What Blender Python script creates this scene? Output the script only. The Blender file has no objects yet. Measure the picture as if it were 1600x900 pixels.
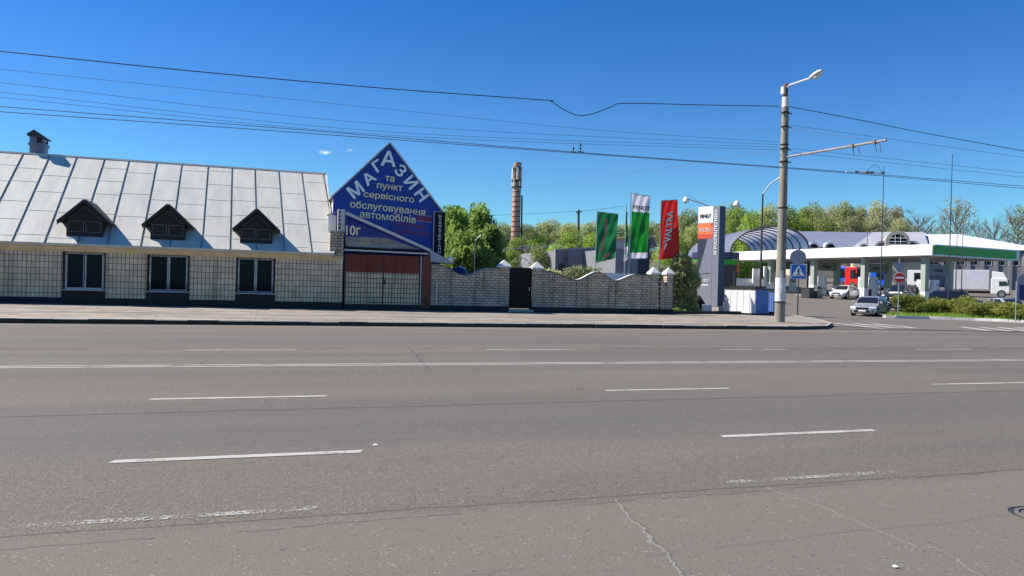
import bpy, bmesh, math, random
import numpy as np
from mathutils import Vector, Matrix

R = math.radians
rng = random.Random(7)
nrg = np.random.default_rng(11)
scene = bpy.context.scene
COL = scene.collection

# ------------------------------------------------------------------ camera, sky, sun, exposure
CAM_H, FPX = 1.62, 1200.0            # eye height; focal length in pixels of the 1600 px wide photograph
YAW, ROLL, PITCH = R(18.0), R(1.5), -math.atan(4 / 1200)
_f = Vector((math.sin(YAW) * math.cos(PITCH), math.cos(YAW) * math.cos(PITCH), math.sin(PITCH)))
_r = Vector((math.cos(YAW), -math.sin(YAW), 0)); _u = _r.cross(_f)
_cr, _cu = _r * math.cos(ROLL) + _u * math.sin(ROLL), _u * math.cos(ROLL) - _r * math.sin(ROLL)
EYE = Vector((0, 0, CAM_H))
cam = bpy.data.cameras.new("camera")
cam.sensor_width = 36; cam.lens = 36 * FPX / 1600
cam.clip_start = 0.05; cam.clip_end = 4000
cam_o = bpy.data.objects.new("camera", cam); COL.objects.link(cam_o)
cam_o.matrix_world = Matrix(((_cr.x, _cu.x, -_f.x, 0), (_cr.y, _cu.y, -_f.y, 0), (_cr.z, _cu.z, -_f.z, CAM_H), (0, 0, 0, 1)))
scene.camera = cam_o

SUN_EL = R(44)
SUN_AZ = math.atan2(-0.90, 0.43)     # clockwise from +Y
sdir = Vector((math.sin(SUN_AZ) * math.cos(SUN_EL), math.cos(SUN_AZ) * math.cos(SUN_EL), math.sin(SUN_EL)))
world = bpy.data.worlds.new("World"); scene.world = world; world.use_nodes = True
wn, wl = world.node_tree.nodes, world.node_tree.links
bg = wn["Background"]; bg.inputs[1].default_value = 0.088
sky = wn.new("ShaderNodeTexSky"); sky.sky_type = 'NISHITA'; sky.sun_disc = False
sky.sun_elevation = SUN_EL; sky.sun_rotation = SUN_AZ % (2 * math.pi)
sky.air_density = 1.0; sky.dust_density = 0.05; sky.ozone_density = 2.0; sky.altitude = 200
hsv = wn.new("ShaderNodeHueSaturation"); hsv.inputs["Saturation"].default_value = 1.5; hsv.inputs["Hue"].default_value = 0.515
wl.new(sky.outputs[0], hsv.inputs["Color"])
# two small wisps of cloud high behind the shop
_sp = wn.new("ShaderNodeSeparateColor"); _cb = wn.new("ShaderNodeCombineColor"); wl.new(hsv.outputs[0], _sp.inputs[0])
for _k, _pw, _mu in ((0, .62, .76), (1, .87, 1.01), (2, .96, .98)):      # colour balance of the sky, channel by channel
    _a = wn.new("ShaderNodeMath"); _a.operation = 'POWER'; wl.new(_sp.outputs[_k], _a.inputs[0]); _a.inputs[1].default_value = _pw
    _b = wn.new("ShaderNodeMath"); _b.operation = 'MULTIPLY'; wl.new(_a.outputs[0], _b.inputs[0]); _b.inputs[1].default_value = _mu; wl.new(_b.outputs[0], _cb.inputs[_k])
_tc = wn.new("ShaderNodeTexCoord"); _last = _cb.outputs[0]
for _px, _py, _w, _h, _a in ((508, 238, .011, .0035, .75), (546, 235, .006, .003, .3)):
    _d = (_f + _cr * ((_px - 800) / FPX) - _cu * ((_py - 450) / FPX)).normalized()
    _s = wn.new("ShaderNodeVectorMath"); _s.operation = 'SUBTRACT'; wl.new(_tc.outputs["Generated"], _s.inputs[0]); _s.inputs[1].default_value = _d
    _n = wn.new("ShaderNodeTexNoise"); _n.inputs["Scale"].default_value = 220; _n.inputs["Detail"].default_value = 4; wl.new(_tc.outputs["Generated"], _n.inputs["Vector"])
    _m = wn.new("ShaderNodeVectorMath"); _m.operation = 'MULTIPLY'; wl.new(_s.outputs[0], _m.inputs[0]); _m.inputs[1].default_value = (1 / _w, 1 / _w, 1 / _h)
    _l = wn.new("ShaderNodeVectorMath"); _l.operation = 'LENGTH'; wl.new(_m.outputs[0], _l.inputs[0])
    _p = wn.new("ShaderNodeMath"); _p.operation = 'MULTIPLY_ADD'; wl.new(_n.outputs["Fac"], _p.inputs[0]); _p.inputs[1].default_value = 1.2; wl.new(_l.outputs["Value"], _p.inputs[2])
    _g = wn.new("ShaderNodeMapRange"); _g.interpolation_type = 'SMOOTHSTEP'; wl.new(_p.outputs[0], _g.inputs[0]); _g.inputs[1].default_value = .5; _g.inputs[2].default_value = 1.5; _g.inputs[3].default_value = _a; _g.inputs[4].default_value = 0
    _x = wn.new("ShaderNodeMix"); _x.data_type = 'RGBA'; wl.new(_g.outputs[0], _x.inputs[0]); wl.new(_last, _x.inputs[6]); _x.inputs[7].default_value = (7.2, 7.4, 7.6, 1); _last = _x.outputs[2]
wl.new(_last, bg.inputs[0])
sun = bpy.data.lights.new("sun", 'SUN'); sun.energy = 5.0; sun.angle = R(0.53); sun.color = (1.0, 0.93, 0.81)
sun_o = bpy.data.objects.new("sun", sun); COL.objects.link(sun_o)
sun_o.rotation_euler = (-sdir).to_track_quat('-Z', 'Y').to_euler(); sun_o.location = (-30, 30, 60)
vs = scene.view_settings
vs.view_transform = 'Standard'; vs.look = 'None'; vs.exposure = 0.8; vs.gamma = 1.0; vs.use_curve_mapping = False

# ------------------------------------------------------------------ pixel rays -> points of the place
def ray(px, py): return _f + _cr * ((px - 800) / FPX) - _cu * ((py - 450) / FPX)
def at(px, py, Y): d = ray(px, py); return EYE + d * (Y / d.y)          # on the vertical plane y = Y
def atD(px, py, D): return EYE + ray(px, py) * D                        # at a depth along the view axis
def terrain(x, y):
    d = 0.309 * x + 0.951 * y
    z = 0.042 * max(0, d - 58)
    if d > 130: z = 0.042 * 72 + 0.10 * (d - 130)
    if d > 240: z = 0.042 * 72 + 11 + 0.03 * (d - 240)
    return z

# ------------------------------------------------------------------ materials
def srgb(r, g, b):
    f = lambda c: c / 12.92 if c <= 0.04045 else ((c + 0.055) / 1.055) ** 2.4
    return tuple(f(v / 255) for v in (r, g, b))

def mat(name, col, rough=0.7, metal=0.0, var=0.0, scale=6.0, bump=0.0, bscale=40.0, spec=0.5, stretch=None, coat=0.0):
    m = bpy.data.materials.new(name); m.use_nodes = True
    nt = m.node_tree; p = nt.nodes["Principled BSDF"]
    p.inputs["Base Color"].default_value = (*col, 1); p.inputs["Roughness"].default_value = rough
    p.inputs["Metallic"].default_value = metal; p.inputs["Specular IOR Level"].default_value = spec
    p.inputs["Coat Weight"].default_value = coat
    tc = nt.nodes.new("ShaderNodeTexCoord"); vec = tc.outputs["Object"]
    if stretch:
        mp = nt.nodes.new("ShaderNodeMapping"); mp.inputs["Scale"].default_value = stretch
        nt.links.new(vec, mp.inputs[0]); vec = mp.outputs[0]
    if var:
        n = nt.nodes.new("ShaderNodeTexNoise"); n.inputs["Scale"].default_value = scale; n.inputs["Detail"].default_value = 5
        nt.links.new(vec, n.inputs["Vector"])
        cr = nt.nodes.new("ShaderNodeValToRGB")
        cr.color_ramp.elements[0].position = 0.3; cr.color_ramp.elements[1].position = 0.7
        cr.color_ramp.elements[0].color = (*[c * (1 - var) for c in col], 1)
        cr.color_ramp.elements[1].color = (*[min(1, c * (1 + var)) for c in col], 1)
        nt.links.new(n.outputs["Fac"], cr.inputs[0]); nt.links.new(cr.outputs[0], p.inputs["Base Color"])
    if bump:
        n2 = nt.nodes.new("ShaderNodeTexNoise"); n2.inputs["Scale"].default_value = bscale; n2.inputs["Detail"].default_value = 4
        nt.links.new(vec, n2.inputs["Vector"])
        b = nt.nodes.new("ShaderNodeBump"); b.inputs["Strength"].default_value = bump; b.inputs["Distance"].default_value = 0.02
        nt.links.new(n2.outputs["Fac"], b.inputs["Height"]); nt.links.new(b.outputs[0], p.inputs["Normal"])
    return m

def brick_mat(name, c1, c2, mortar, bw, rh, ms, offset=0.5, rough=0.85, dirt=0.25, axes="xz", smooth=0.1):
    m = bpy.data.materials.new(name); m.use_nodes = True; nt = m.node_tree; p = nt.nodes["Principled BSDF"]
    p.inputs["Roughness"].default_value = rough
    tc = nt.nodes.new("ShaderNodeTexCoord"); sp = nt.nodes.new("ShaderNodeSeparateXYZ"); cb = nt.nodes.new("ShaderNodeCombineXYZ")
    nt.links.new(tc.outputs["Object"], sp.inputs[0])
    if axes == "rz":     # around and along a round stack
        at2 = nt.nodes.new("ShaderNodeMath"); at2.operation = 'ARCTAN2'
        nt.links.new(sp.outputs["Y"], at2.inputs[0]); nt.links.new(sp.outputs["X"], at2.inputs[1])
        nt.links.new(at2.outputs[0], cb.inputs[0]); nt.links.new(sp.outputs["Z"], cb.inputs[1])
    else:
        ad = nt.nodes.new("ShaderNodeMath"); ad.operation = 'ADD'
        if axes == "xyz":
            nt.links.new(sp.outputs["X"], ad.inputs[0]); nt.links.new(sp.outputs["Y"], ad.inputs[1])
        else:
            nt.links.new(sp.outputs["X"], ad.inputs[0]); ad.inputs[1].default_value = 0
        nt.links.new(ad.outputs[0], cb.inputs[0]); nt.links.new(sp.outputs["Z" if "z" in axes else "Y"], cb.inputs[1])
    b = nt.nodes.new("ShaderNodeTexBrick"); b.offset = offset; b.squash = 1
    b.inputs["Color1"].default_value = (*c1, 1); b.inputs["Color2"].default_value = (*c2, 1); b.inputs["Mortar"].default_value = (*mortar, 1)
    b.inputs["Scale"].default_value = 1; b.inputs["Mortar Size"].default_value = ms; b.inputs["Brick Width"].default_value = bw
    b.inputs["Row Height"].default_value = rh; b.inputs["Mortar Smooth"].default_value = smooth; b.inputs["Bias"].default_value = 0
    nt.links.new(cb.outputs[0], b.inputs["Vector"])
    n = nt.nodes.new("ShaderNodeTexNoise"); n.inputs["Scale"].default_value = 1.3; n.inputs["Detail"].default_value = 6
    nt.links.new(tc.outputs["Object"], n.inputs["Vector"])
    mr = nt.nodes.new("ShaderNodeMapRange"); mr.inputs[1].default_value = .3; mr.inputs[2].default_value = .7
    mr.inputs[3].default_value = 1 - dirt; mr.inputs[4].default_value = 1 + dirt * .4
    nt.links.new(n.outputs["Fac"], mr.inputs[0])
    mx = nt.nodes.new("ShaderNodeMix"); mx.data_type = 'RGBA'; mx.blend_type = 'MULTIPLY'; mx.inputs[0].default_value = 1
    nt.links.new(b.outputs["Color"], mx.inputs[6]); nt.links.new(mr.outputs[0], mx.inputs[7])
    mps = nt.nodes.new("ShaderNodeMapping"); mps.inputs["Scale"].default_value = (3.2, 3.2, .28); nt.links.new(tc.outputs["Object"], mps.inputs[0])
    ns = nt.nodes.new("ShaderNodeTexNoise"); ns.inputs["Scale"].default_value = 1; ns.inputs["Detail"].default_value = 5; nt.links.new(mps.outputs[0], ns.inputs["Vector"])
    ms2 = nt.nodes.new("ShaderNodeMapRange"); ms2.inputs[1].default_value = .52; ms2.inputs[2].default_value = .72; ms2.inputs[3].default_value = 1.04; ms2.inputs[4].default_value = 1 - dirt * 1.5; nt.links.new(ns.outputs["Fac"], ms2.inputs[0])
    mx2 = nt.nodes.new("ShaderNodeMix"); mx2.data_type = 'RGBA'; mx2.blend_type = 'MULTIPLY'; mx2.inputs[0].default_value = 1
    nt.links.new(mx.outputs[2], mx2.inputs[6]); nt.links.new(ms2.outputs[0], mx2.inputs[7]); nt.links.new(mx2.outputs[2], p.inputs["Base Color"])
    bp = nt.nodes.new("ShaderNodeBump"); bp.invert = True; bp.inputs["Strength"].default_value = .6; bp.inputs["Distance"].default_value = .012
    nt.links.new(b.outputs["Fac"], bp.inputs["Height"]); nt.links.new(bp.outputs[0], p.inputs["Normal"])
    return m

def leaf_mat(name, col, var=0.35, trans=0.35, scale=0.35):
    m = bpy.data.materials.new(name); m.use_nodes = True; nt = m.node_tree; p = nt.nodes["Principled BSDF"]
    tc = nt.nodes.new("ShaderNodeTexCoord"); n = nt.nodes.new("ShaderNodeTexNoise"); n.inputs["Scale"].default_value = scale; n.inputs["Detail"].default_value = 6
    oi = nt.nodes.new("ShaderNodeObjectInfo")
    ad = nt.nodes.new("ShaderNodeVectorMath"); ad.operation = 'ADD'
    nt.links.new(tc.outputs["Object"], ad.inputs[0]); nt.links.new(oi.outputs["Location"], ad.inputs[1]); nt.links.new(ad.outputs[0], n.inputs["Vector"])
    cr = nt.nodes.new("ShaderNodeValToRGB"); cr.color_ramp.elements[0].position = .3; cr.color_ramp.elements[1].position = .7
    cr.color_ramp.elements[0].color = (col[0] * (1 - var), col[1] * (1 - var), col[2] * (1 - var), 1)
    cr.color_ramp.elements[1].color = (col[0] * (1 + var * 1.2), col[1] * (1 + var), col[2] * (1 + var * .4), 1)
    nt.links.new(n.outputs["Fac"], cr.inputs[0])
    hv = nt.nodes.new("ShaderNodeHueSaturation")
    mr = nt.nodes.new("ShaderNodeMapRange"); mr.inputs[3].default_value = .75; mr.inputs[4].default_value = 1.25
    nt.links.new(oi.outputs["Random"], mr.inputs[0]); nt.links.new(mr.outputs[0], hv.inputs["Value"]); nt.links.new(cr.outputs[0], hv.inputs["Color"])
    nt.links.new(hv.outputs[0], p.inputs["Base Color"]); p.inputs["Roughness"].default_value = .6; p.inputs["Specular IOR Level"].default_value = .25
    tr = nt.nodes.new("ShaderNodeBsdfTranslucent"); nt.links.new(hv.outputs[0], tr.inputs[0])
    ms = nt.nodes.new("ShaderNodeMixShader"); ms.inputs[0].default_value = trans
    nt.links.new(p.outputs[0], ms.inputs[1]); nt.links.new(tr.outputs[0], ms.inputs[2]); nt.links.new(ms.outputs[0], nt.nodes["Material Output"].inputs[0])
    return m

M = {}
M['black'] = mat('black paint', (.007, .007, .008), .6, spec=.2)
M['dark'] = mat('dark grey', (.035, .036, .042), .6, var=.2)
M['white'] = mat('white paint', (.72, .72, .71), .5, var=.05)
M['whited'] = mat('dirty white paint', (.6, .59, .57), .7, var=.12, scale=3)
M['pvc'] = mat('white window plastic', (.46, .455, .45), .4, var=.12, scale=4)
M['glass'] = mat('dark window glass', (.006, .010, .024), .08, spec=.08)
M['carglass'] = mat('car glass', (.012, .015, .025), .04, spec=.5)
M['shutter'] = mat('dark dormer board', (.010, .010, .012), .75, var=.3, scale=8)
M['trimline'] = mat('grey trim', (.13, .13, .16), .6)
M['roofmetal'] = mat('painted sheet roof', srgb(192, 190, 183), .6, var=.10, scale=.9, bump=.3, bscale=2.2, stretch=(2.4, .5, .5))
M['seam'] = mat('roof seam', (.13, .13, .13), .7, var=.35, scale=3)
M['cornice'] = mat('rendered cornice', srgb(222, 186, 140), .85, var=.12, scale=2.5)
M['plinth'] = mat('black plinth', (.015, .014, .016), .75, var=.3, scale=3, bump=.2)
M['tile'] = brick_mat('stacked wall tiles', (.76, .58, .39), (.62, .47, .32), (.12, .098, .075), .178, .287, .014, offset=0.0, dirt=.22)
M['brick'] = brick_mat('white silicate brick', (.60, .48, .36), (.42, .34, .26), (.12, .10, .082), .30, .142, .015, offset=.5, dirt=.3)
M['gatered'] = brick_mat('brown painted gate grid', srgb(116, 50, 34), srgb(108, 46, 31), srgb(128, 66, 48), .16, .25, .012, offset=0.0, dirt=.2)
M['gatewhite'] = brick_mat('off-white gate grid', (.70, .54, .37), (.58, .45, .31), (.05, .042, .034), .16, .25, .017, offset=0.0, dirt=.25)
M['brown'] = mat('brown painted board', srgb(104, 44, 30), .6, var=.15, scale=2)
M['blue'] = mat('blue sign sheet', srgb(14, 52, 146), .5, var=.14, scale=1.5)
M['bluedark'] = mat('dark blue banner', srgb(22, 40, 120), .5, var=.1, scale=1.5)
M['letblue'] = mat('pale blue lettering', srgb(238, 240, 246), .5)
M['letyel'] = mat('cream lettering', srgb(246, 232, 180), .5)
M['letred'] = mat('faded red lettering', srgb(140, 44, 66), .6, var=.25, scale=6)
M['redpanel'] = mat('dark red panel', srgb(110, 32, 92), .5, var=.15)
M['letwhite'] = mat('white lettering', (.75, .75, .75), .5)
M['letgrey'] = mat('faded grey lettering', srgb(150, 150, 160), .6, var=.15, scale=5)
M['banner'] = mat('faded banner band', srgb(132, 126, 124), .7, var=.25, scale=4)
M['yellow'] = mat('pale yellow', srgb(150, 142, 112), .6)
M['zinc'] = mat('zinc sheet', srgb(150, 152, 164), .5, metal=.0, var=.08, scale=3)
M['concrete'] = mat('grey concrete', srgb(158, 153, 146), .9, var=.16, scale=3, bump=.25)
M['poleconc'] = mat('pole concrete', srgb(134, 127, 115), .9, var=.22, scale=2.5, bump=.3, stretch=(1, 1, .25))
M['kerb'] = mat('kerb stone', srgb(172, 167, 158), .9, var=.15, scale=2, bump=.3)
M['paper'] = mat('pasted notices', srgb(205, 205, 205), .8, var=.14, scale=9)
M['rust'] = mat('rusty metal', srgb(120, 78, 58), .8, var=.3, scale=8)
M['steel'] = mat('galvanised steel', srgb(168, 172, 178), .4, metal=.6, var=.08)
M['wire'] = mat('dark cable', (.02, .025, .04), .5)
M['wirethin'] = mat('weathered wire', (.10, .14, .22), .5)
M['arm'] = mat('weathered bracket steel', (.22, .21, .20), .6, var=.2, scale=4)
M['chimmetal'] = mat('painted flue metal', srgb(112, 116, 140), .5, var=.1, scale=3)
M['ceramic'] = mat('white insulator', (.75, .75, .73), .25)
M['capwhite'] = mat('white cap', (.66, .66, .64), .7, var=.08, scale=5)
M['flaggreen'] = mat('green flag cloth', srgb(34, 110, 66), .75, var=.08)
M['flaggreen2'] = mat('bright green flag cloth', srgb(30, 128, 48), .7, var=.12, scale=2)
M['flagwhite'] = mat('white flag cloth', srgb(222, 222, 232), .75)
M['flagred'] = mat('red flag cloth', srgb(206, 40, 38), .7, var=.06)
for _k in ('flaggreen', 'flaggreen2', 'flagwhite', 'flagred'):
    _nt = M[_k].node_tree; _p = _nt.nodes["Principled BSDF"]; _t = _nt.nodes.new("ShaderNodeBsdfTranslucent"); _c = _p.inputs["Base Color"]
    if _c.links: _nt.links.new(_c.links[0].from_socket, _t.inputs[0])
    else: _t.inputs[0].default_value = _c.default_value
    _m = _nt.nodes.new("ShaderNodeMixShader"); _m.inputs[0].default_value = .5; _nt.links.new(_p.outputs[0], _m.inputs[1]); _nt.links.new(_t.outputs[0], _m.inputs[2]); _nt.links.new(_m.outputs[0], _nt.nodes["Material Output"].inputs[0])
M['redfade'] = mat('faded red print', srgb(186, 104, 92), .7, var=.2, scale=8)
M['pylgrey'] = mat('grey blue pylon panel', srgb(116, 119, 132), .4, var=.05)
M['pyldark'] = mat('dark pylon panel', srgb(44, 48, 66), .4)
M['pylside'] = mat('dark blue pylon side', srgb(52, 58, 88), .45)
M['orange'] = mat('orange panel', srgb(226, 112, 66), .45)
M['orangered'] = mat('orange red panel', srgb(196, 74, 48), .45)
M['agcored'] = mat('logo red', srgb(200, 60, 56), .4)
M['binwhite'] = mat('white container steel', (.68, .68, .68), .5, var=.1, scale=3)
M['binblue'] = mat('blue and shaded container steel', srgb(78, 110, 178), .5, var=.1, scale=3)  # real blue, and the shade painted onto the white container's end
M['bintop'] = mat('black plastic lid', (.015, .015, .018), .5)
M['signblue'] = mat('road sign blue', srgb(18, 84, 180), .4)
M['signred'] = mat('road sign red', srgb(176, 32, 38), .4)
M['signback'] = mat('sign back', srgb(112, 122, 140), .5, metal=.2, var=.1)
M['canopy'] = mat('white fascia', (.74, .74, .74), .4, var=.03)
M['greenfas'] = mat('green fascia', srgb(40, 150, 30), .4)
M['soffit'] = mat('pale soffit', (.55, .55, .53), .6)
M['column'] = mat('grey green column', srgb(150, 160, 148), .55, var=.06)
M['pump'] = mat('white pump steel', (.68, .68, .72), .4)
M['pumpgrey'] = mat('grey sign board', srgb(110, 116, 118), .5)
M['wallbeige'] = mat('beige render', srgb(182, 172, 152), .85, var=.1, scale=1)
M['wallblue'] = mat('grey render', srgb(116, 116, 122), .85, var=.1, scale=1)
M['roofgrey'] = mat('grey sheet roof', srgb(158, 160, 168), .5, var=.08, scale=.6)
M['roofshade'] = mat('blue grey sheet roof', srgb(122, 128, 148), .5, var=.08, scale=.6)  # shaded slope of the sheet roof, its shade put into the colour
M['roofpale'] = mat('pale sheet roof', srgb(200, 204, 212), .5, var=.06, scale=.6)  # sunlit part of the same roofing, its brightness put into the colour
M['vault'] = mat('vault sheeting', srgb(128, 136, 160), .4, var=.06, scale=.8)
_v = M['vault'].node_tree; _p = _v.nodes["Principled BSDF"]; _t = _v.nodes.new("ShaderNodeBsdfTranslucent"); _t.inputs[0].default_value = (.8, .83, .92, 1)
_m = _v.nodes.new("ShaderNodeMixShader"); _m.inputs[0].default_value = .55; _v.links.new(_p.outputs[0], _m.inputs[1]); _v.links.new(_t.outputs[0], _m.inputs[2]); _v.links.new(_m.outputs[0], _v.nodes["Material Output"].inputs[0])
M['vaultin'] = mat('vault lining', srgb(196, 200, 212), .5)
M['greywall'] = mat('grey shed wall', srgb(120, 122, 128), .7, var=.06, scale=.8)
M['brownroof'] = mat('brown tin roof', srgb(126, 96, 86), .8, var=.15, scale=1)
M['chimbrick'] = brick_mat('red chimney brick', srgb(206, 158, 136), srgb(190, 136, 114), srgb(186, 150, 134), .3, .3, .03, dirt=.25, axes="rz")
M['chimband'] = mat('sooty brick band', srgb(110, 66, 56), .9, var=.2)
M['tyre'] = mat('tyre rubber', (.012, .012, .013), .85)
M['rim'] = mat('alloy rim', (.35, .36, .38), .35, metal=.7)
M['silver'] = mat('silver car paint', srgb(158, 160, 167), .35, metal=.3, coat=.5)
M['carwhite'] = mat('white car paint', (.75, .75, .75), .3, coat=.5)
M['carblack'] = mat('dark car paint', (.012, .014, .022), .25, coat=.6)
M['carblue'] = mat('dark blue car paint', (.02, .028, .07), .25, coat=.6)
M['lamp'] = mat('headlight glass', (.6, .63, .68), .15)
M['plate'] = mat('number plate', (.72, .72, .72), .4)
M['truckred'] = mat('red truck paint', srgb(216, 34, 24), .35, coat=.3)
M['truckblue'] = mat('blue truck paint', srgb(24, 92, 200), .35, coat=.3)
M['navy'] = mat('navy panel', srgb(24, 34, 90), .45)
M['tarp'] = mat('pale grey tarpaulin', srgb(190, 190, 200), .7, var=.06, scale=1.5, bump=.4, bscale=2)
M['bark'] = mat('bark', (.075, .06, .048), .9, var=.3, scale=4)
M['barkgrey'] = mat('grey bark', (.13, .115, .1), .9, var=.3, scale=3)
M['birch'] = mat('birch bark', (.5, .48, .45), .8, var=.4, scale=5)
M['twig'] = mat('bare twigs', (.2, .18, .155), .9, var=.25, scale=2)
M['leafdark'] = leaf_mat('dark willow leaves', (.26, .40, .12), trans=.6)
M['leafbright'] = leaf_mat('fresh green leaves', (.31, .44, .10), trans=.6)
M['leafolive'] = leaf_mat('olive spring leaves', (.33, .38, .17), trans=.6)
M['leafpale'] = leaf_mat('pale budding leaves', (.42, .44, .27), trans=.58)
M['leafshrub'] = leaf_mat('shrub leaves', (.40, .44, .22), trans=.55, scale=1.5)
M['juniper'] = leaf_mat('juniper needles', (.19, .215, .05), var=.45, trans=.35, scale=1.6)
M['grass'] = leaf_mat('grass blades', (.20, .32, .05), scale=2)
M['skin'] = mat('skin', srgb(190, 140, 115), .6)
M['shirt'] = mat('light grey shirt', (.5, .5, .52), .8)
M['trousers'] = mat('dark trousers', (.02, .022, .03), .85)
M['hair'] = mat('dark hair', (.02, .015, .012), .7)
M['soil'] = mat('dry ground', (.10, .10, .055), .95, var=.35, scale=.3)
M['iron'] = mat('cast iron', (.17, .152, .135), .6, metal=.3, var=.2)

# ------------------------------------------------------------------ object helpers
def props(o, label=None, cat=None, group=None, kind=None):
    if label: o['label'] = label
    if cat: o['category'] = cat
    if group: o['group'] = group
    if kind: o['kind'] = kind
    return o

def thing(name, label, cat, loc=(0, 0, 0), rotz=0.0, group=None):
    o = bpy.data.objects.new(name, None); COL.objects.link(o)
    o.empty_display_size = .3; o.location = loc; o.rotation_euler = (0, 0, rotz)
    return props(o, label, cat, group)

def wloc(o):
    v = Vector((0, 0, 0))
    while o: v += Vector(o.location); o = o.parent
    return v

def dup(root, loc=None, rotz=None, label=None, group=None, scale=None):
    def cp(o, par):
        c = o.copy(); COL.objects.link(c)
        if par: c.parent = par
        for ch in o.children: cp(ch, c)
        return c
    r = cp(root, None)
    if loc is not None: r.location = loc
    if rotz is not None: r.rotation_euler = (0, 0, rotz)
    if scale is not None: r.scale = scale
    if label: r['label'] = label
    if group: r['group'] = group
    return r

X, Z = Vector((1, 0, 0)), Vector((0, 0, 1))

class MB:
    def __init__(s): s.v = []; s.f = []; s.m = []
    def add(s, vs, fs, mi=0):
        k = len(s.v); s.v += [tuple(v) for v in vs]; s.f += [tuple(i + k for i in f) for f in fs]; s.m += [mi] * len(fs); return s
    def box(s, a, b, mi=0):
        x0, y0, z0 = a; x1, y1, z1 = b
        return s.add([(x0, y0, z0), (x1, y0, z0), (x1, y1, z0), (x0, y1, z0), (x0, y0, z1), (x1, y0, z1), (x1, y1, z1), (x0, y1, z1)],
                     [(0, 3, 2, 1), (4, 5, 6, 7), (0, 1, 5, 4), (1, 2, 6, 5), (2, 3, 7, 6), (3, 0, 4, 7)], mi)
    def obox(s, o, ex, ey, ez, mi=0):   # corner o and three edge vectors
        o, ex, ey, ez = map(Vector, (o, ex, ey, ez))
        P = [o, o + ex, o + ex + ey, o + ey, o + ez, o + ex + ez, o + ex + ey + ez, o + ey + ez]
        return s.add(P, [(0, 3, 2, 1), (4, 5, 6, 7), (0, 1, 5, 4), (1, 2, 6, 5), (2, 3, 7, 6), (3, 0, 4, 7)], mi)
    def prism(s, poly, d, mi=0):        # planar polygon extruded along vector d
        d = Vector(d); n = len(poly); a = [Vector(p) for p in poly]; b = [p + d for p in a]
        fs = [tuple(range(n)), tuple(range(2 * n - 1, n - 1, -1))] + [(i, i + n, (i + 1) % n + n, (i + 1) % n) for i in range(n)]
        return s.add(a + b, fs, mi)
    def tube(s, pts, r, n=6, mi=0, caps=True):
        pts = [Vector(p) for p in pts]; rs = r if isinstance(r, (list, tuple)) else [r] * len(pts)
        vs = []; fs = []
        for i, p in enumerate(pts):
            t = (pts[min(i + 1, len(pts) - 1)] - pts[max(i - 1, 0)]).normalized()
            a = Vector((0, 0, 1)) if abs(t.z) < .9 else Vector((1, 0, 0))
            u = t.cross(a).normalized(); w = t.cross(u)
            for k in range(n):
                an = 2 * math.pi * k / n; vs.append(p + (u * math.cos(an) + w * math.sin(an)) * rs[i])
        for i in range(len(pts) - 1):
            for k in range(n):
                k2 = (k + 1) % n; fs.append((i * n + k, i * n + k2, (i + 1) * n + k2, (i + 1) * n + k))
        if caps: fs += [tuple(range(n))[::-1], tuple(range((len(pts) - 1) * n, len(pts) * n))]
        return s.add(vs, fs, mi)
    def lathe(s, prof, n=20, c=(0, 0, 0), mi=0, ring=False):  # (r,z) about vertical axis at c
        vs = []; fs = []
        for (r, z) in prof:
            for k in range(n):
                a = 2 * math.pi * k / n; vs.append((c[0] + r * math.cos(a), c[1] + r * math.sin(a), c[2] + z))
        for i in range(len(prof) - 1):
            for k in range(n):
                k2 = (k + 1) % n; fs.append((i * n + k, i * n + k2, (i + 1) * n + k2, (i + 1) * n + k))
        if ring: L_ = (len(prof) - 1) * n; fs += [(L_ + k, L_ + (k + 1) % n, (k + 1) % n, k) for k in range(n)]
        else: fs += [tuple(range(n))[::-1], tuple(range((len(prof) - 1) * n, len(prof) * n))]
        return s.add(vs, fs, mi)
    def disc(s, c, u, w, r, d, n=24, mi=0):      # flat disc in plane u,w extruded by d
        c, u, w = map(Vector, (c, u, w))
        return s.prism([c + u * r * math.cos(2 * math.pi * k / n) + w * r * math.sin(2 * math.pi * k / n) for k in range(n)], d, mi)
    def grid(s, F, nu, nv, mi=0):
        vs = [F(i / nu, j / nv) for j in range(nv + 1) for i in range(nu + 1)]
        fs = [(j * (nu + 1) + i, j * (nu + 1) + i + 1, (j + 1) * (nu + 1) + i + 1, (j + 1) * (nu + 1) + i) for j in range(nv) for i in range(nu)]
        return s.add(vs, fs, mi)
    def build(s, name, mats, parent=None, world=True, smooth=False, bevel=0.0):
        if not isinstance(mats, (list, tuple)): mats = [mats]
        off = wloc(parent) if (parent and world) else Vector((0, 0, 0))
        me = bpy.data.meshes.new(name)
        me.from_pydata([Vector(v) - off for v in s.v], [], s.f)
        for m in mats: me.materials.append(M[m] if isinstance(m, str) else m)
        me.polygons.foreach_set('material_index', s.m)
        bm = bmesh.new(); bm.from_mesh(me)
        bmesh.ops.recalc_face_normals(bm, faces=bm.faces[:])
        if bevel:
            bmesh.ops.remove_doubles(bm, verts=bm.verts[:], dist=1e-5)
            es = [e for e in bm.edges if len(e.link_faces) == 2 and e.calc_face_angle(0) > .5]
            bmesh.ops.bevel(bm, geom=es, offset=bevel, segments=2, affect='EDGES', profile=.5)
        bm.to_mesh(me); bm.free()
        if smooth:
            me.polygons.foreach_set('use_smooth', [True] * len(me.polygons))
            try: me.set_sharp_from_angle(angle=R(38))
            except Exception: pass
        me.update()
        o = bpy.data.objects.new(name, me); COL.objects.link(o)
        if parent: o.parent = parent
        return o

def part(name, mats, parent, fn, **kw):
    b = MB(); fn(b); return b.build(name, mats, parent, **kw)

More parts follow.
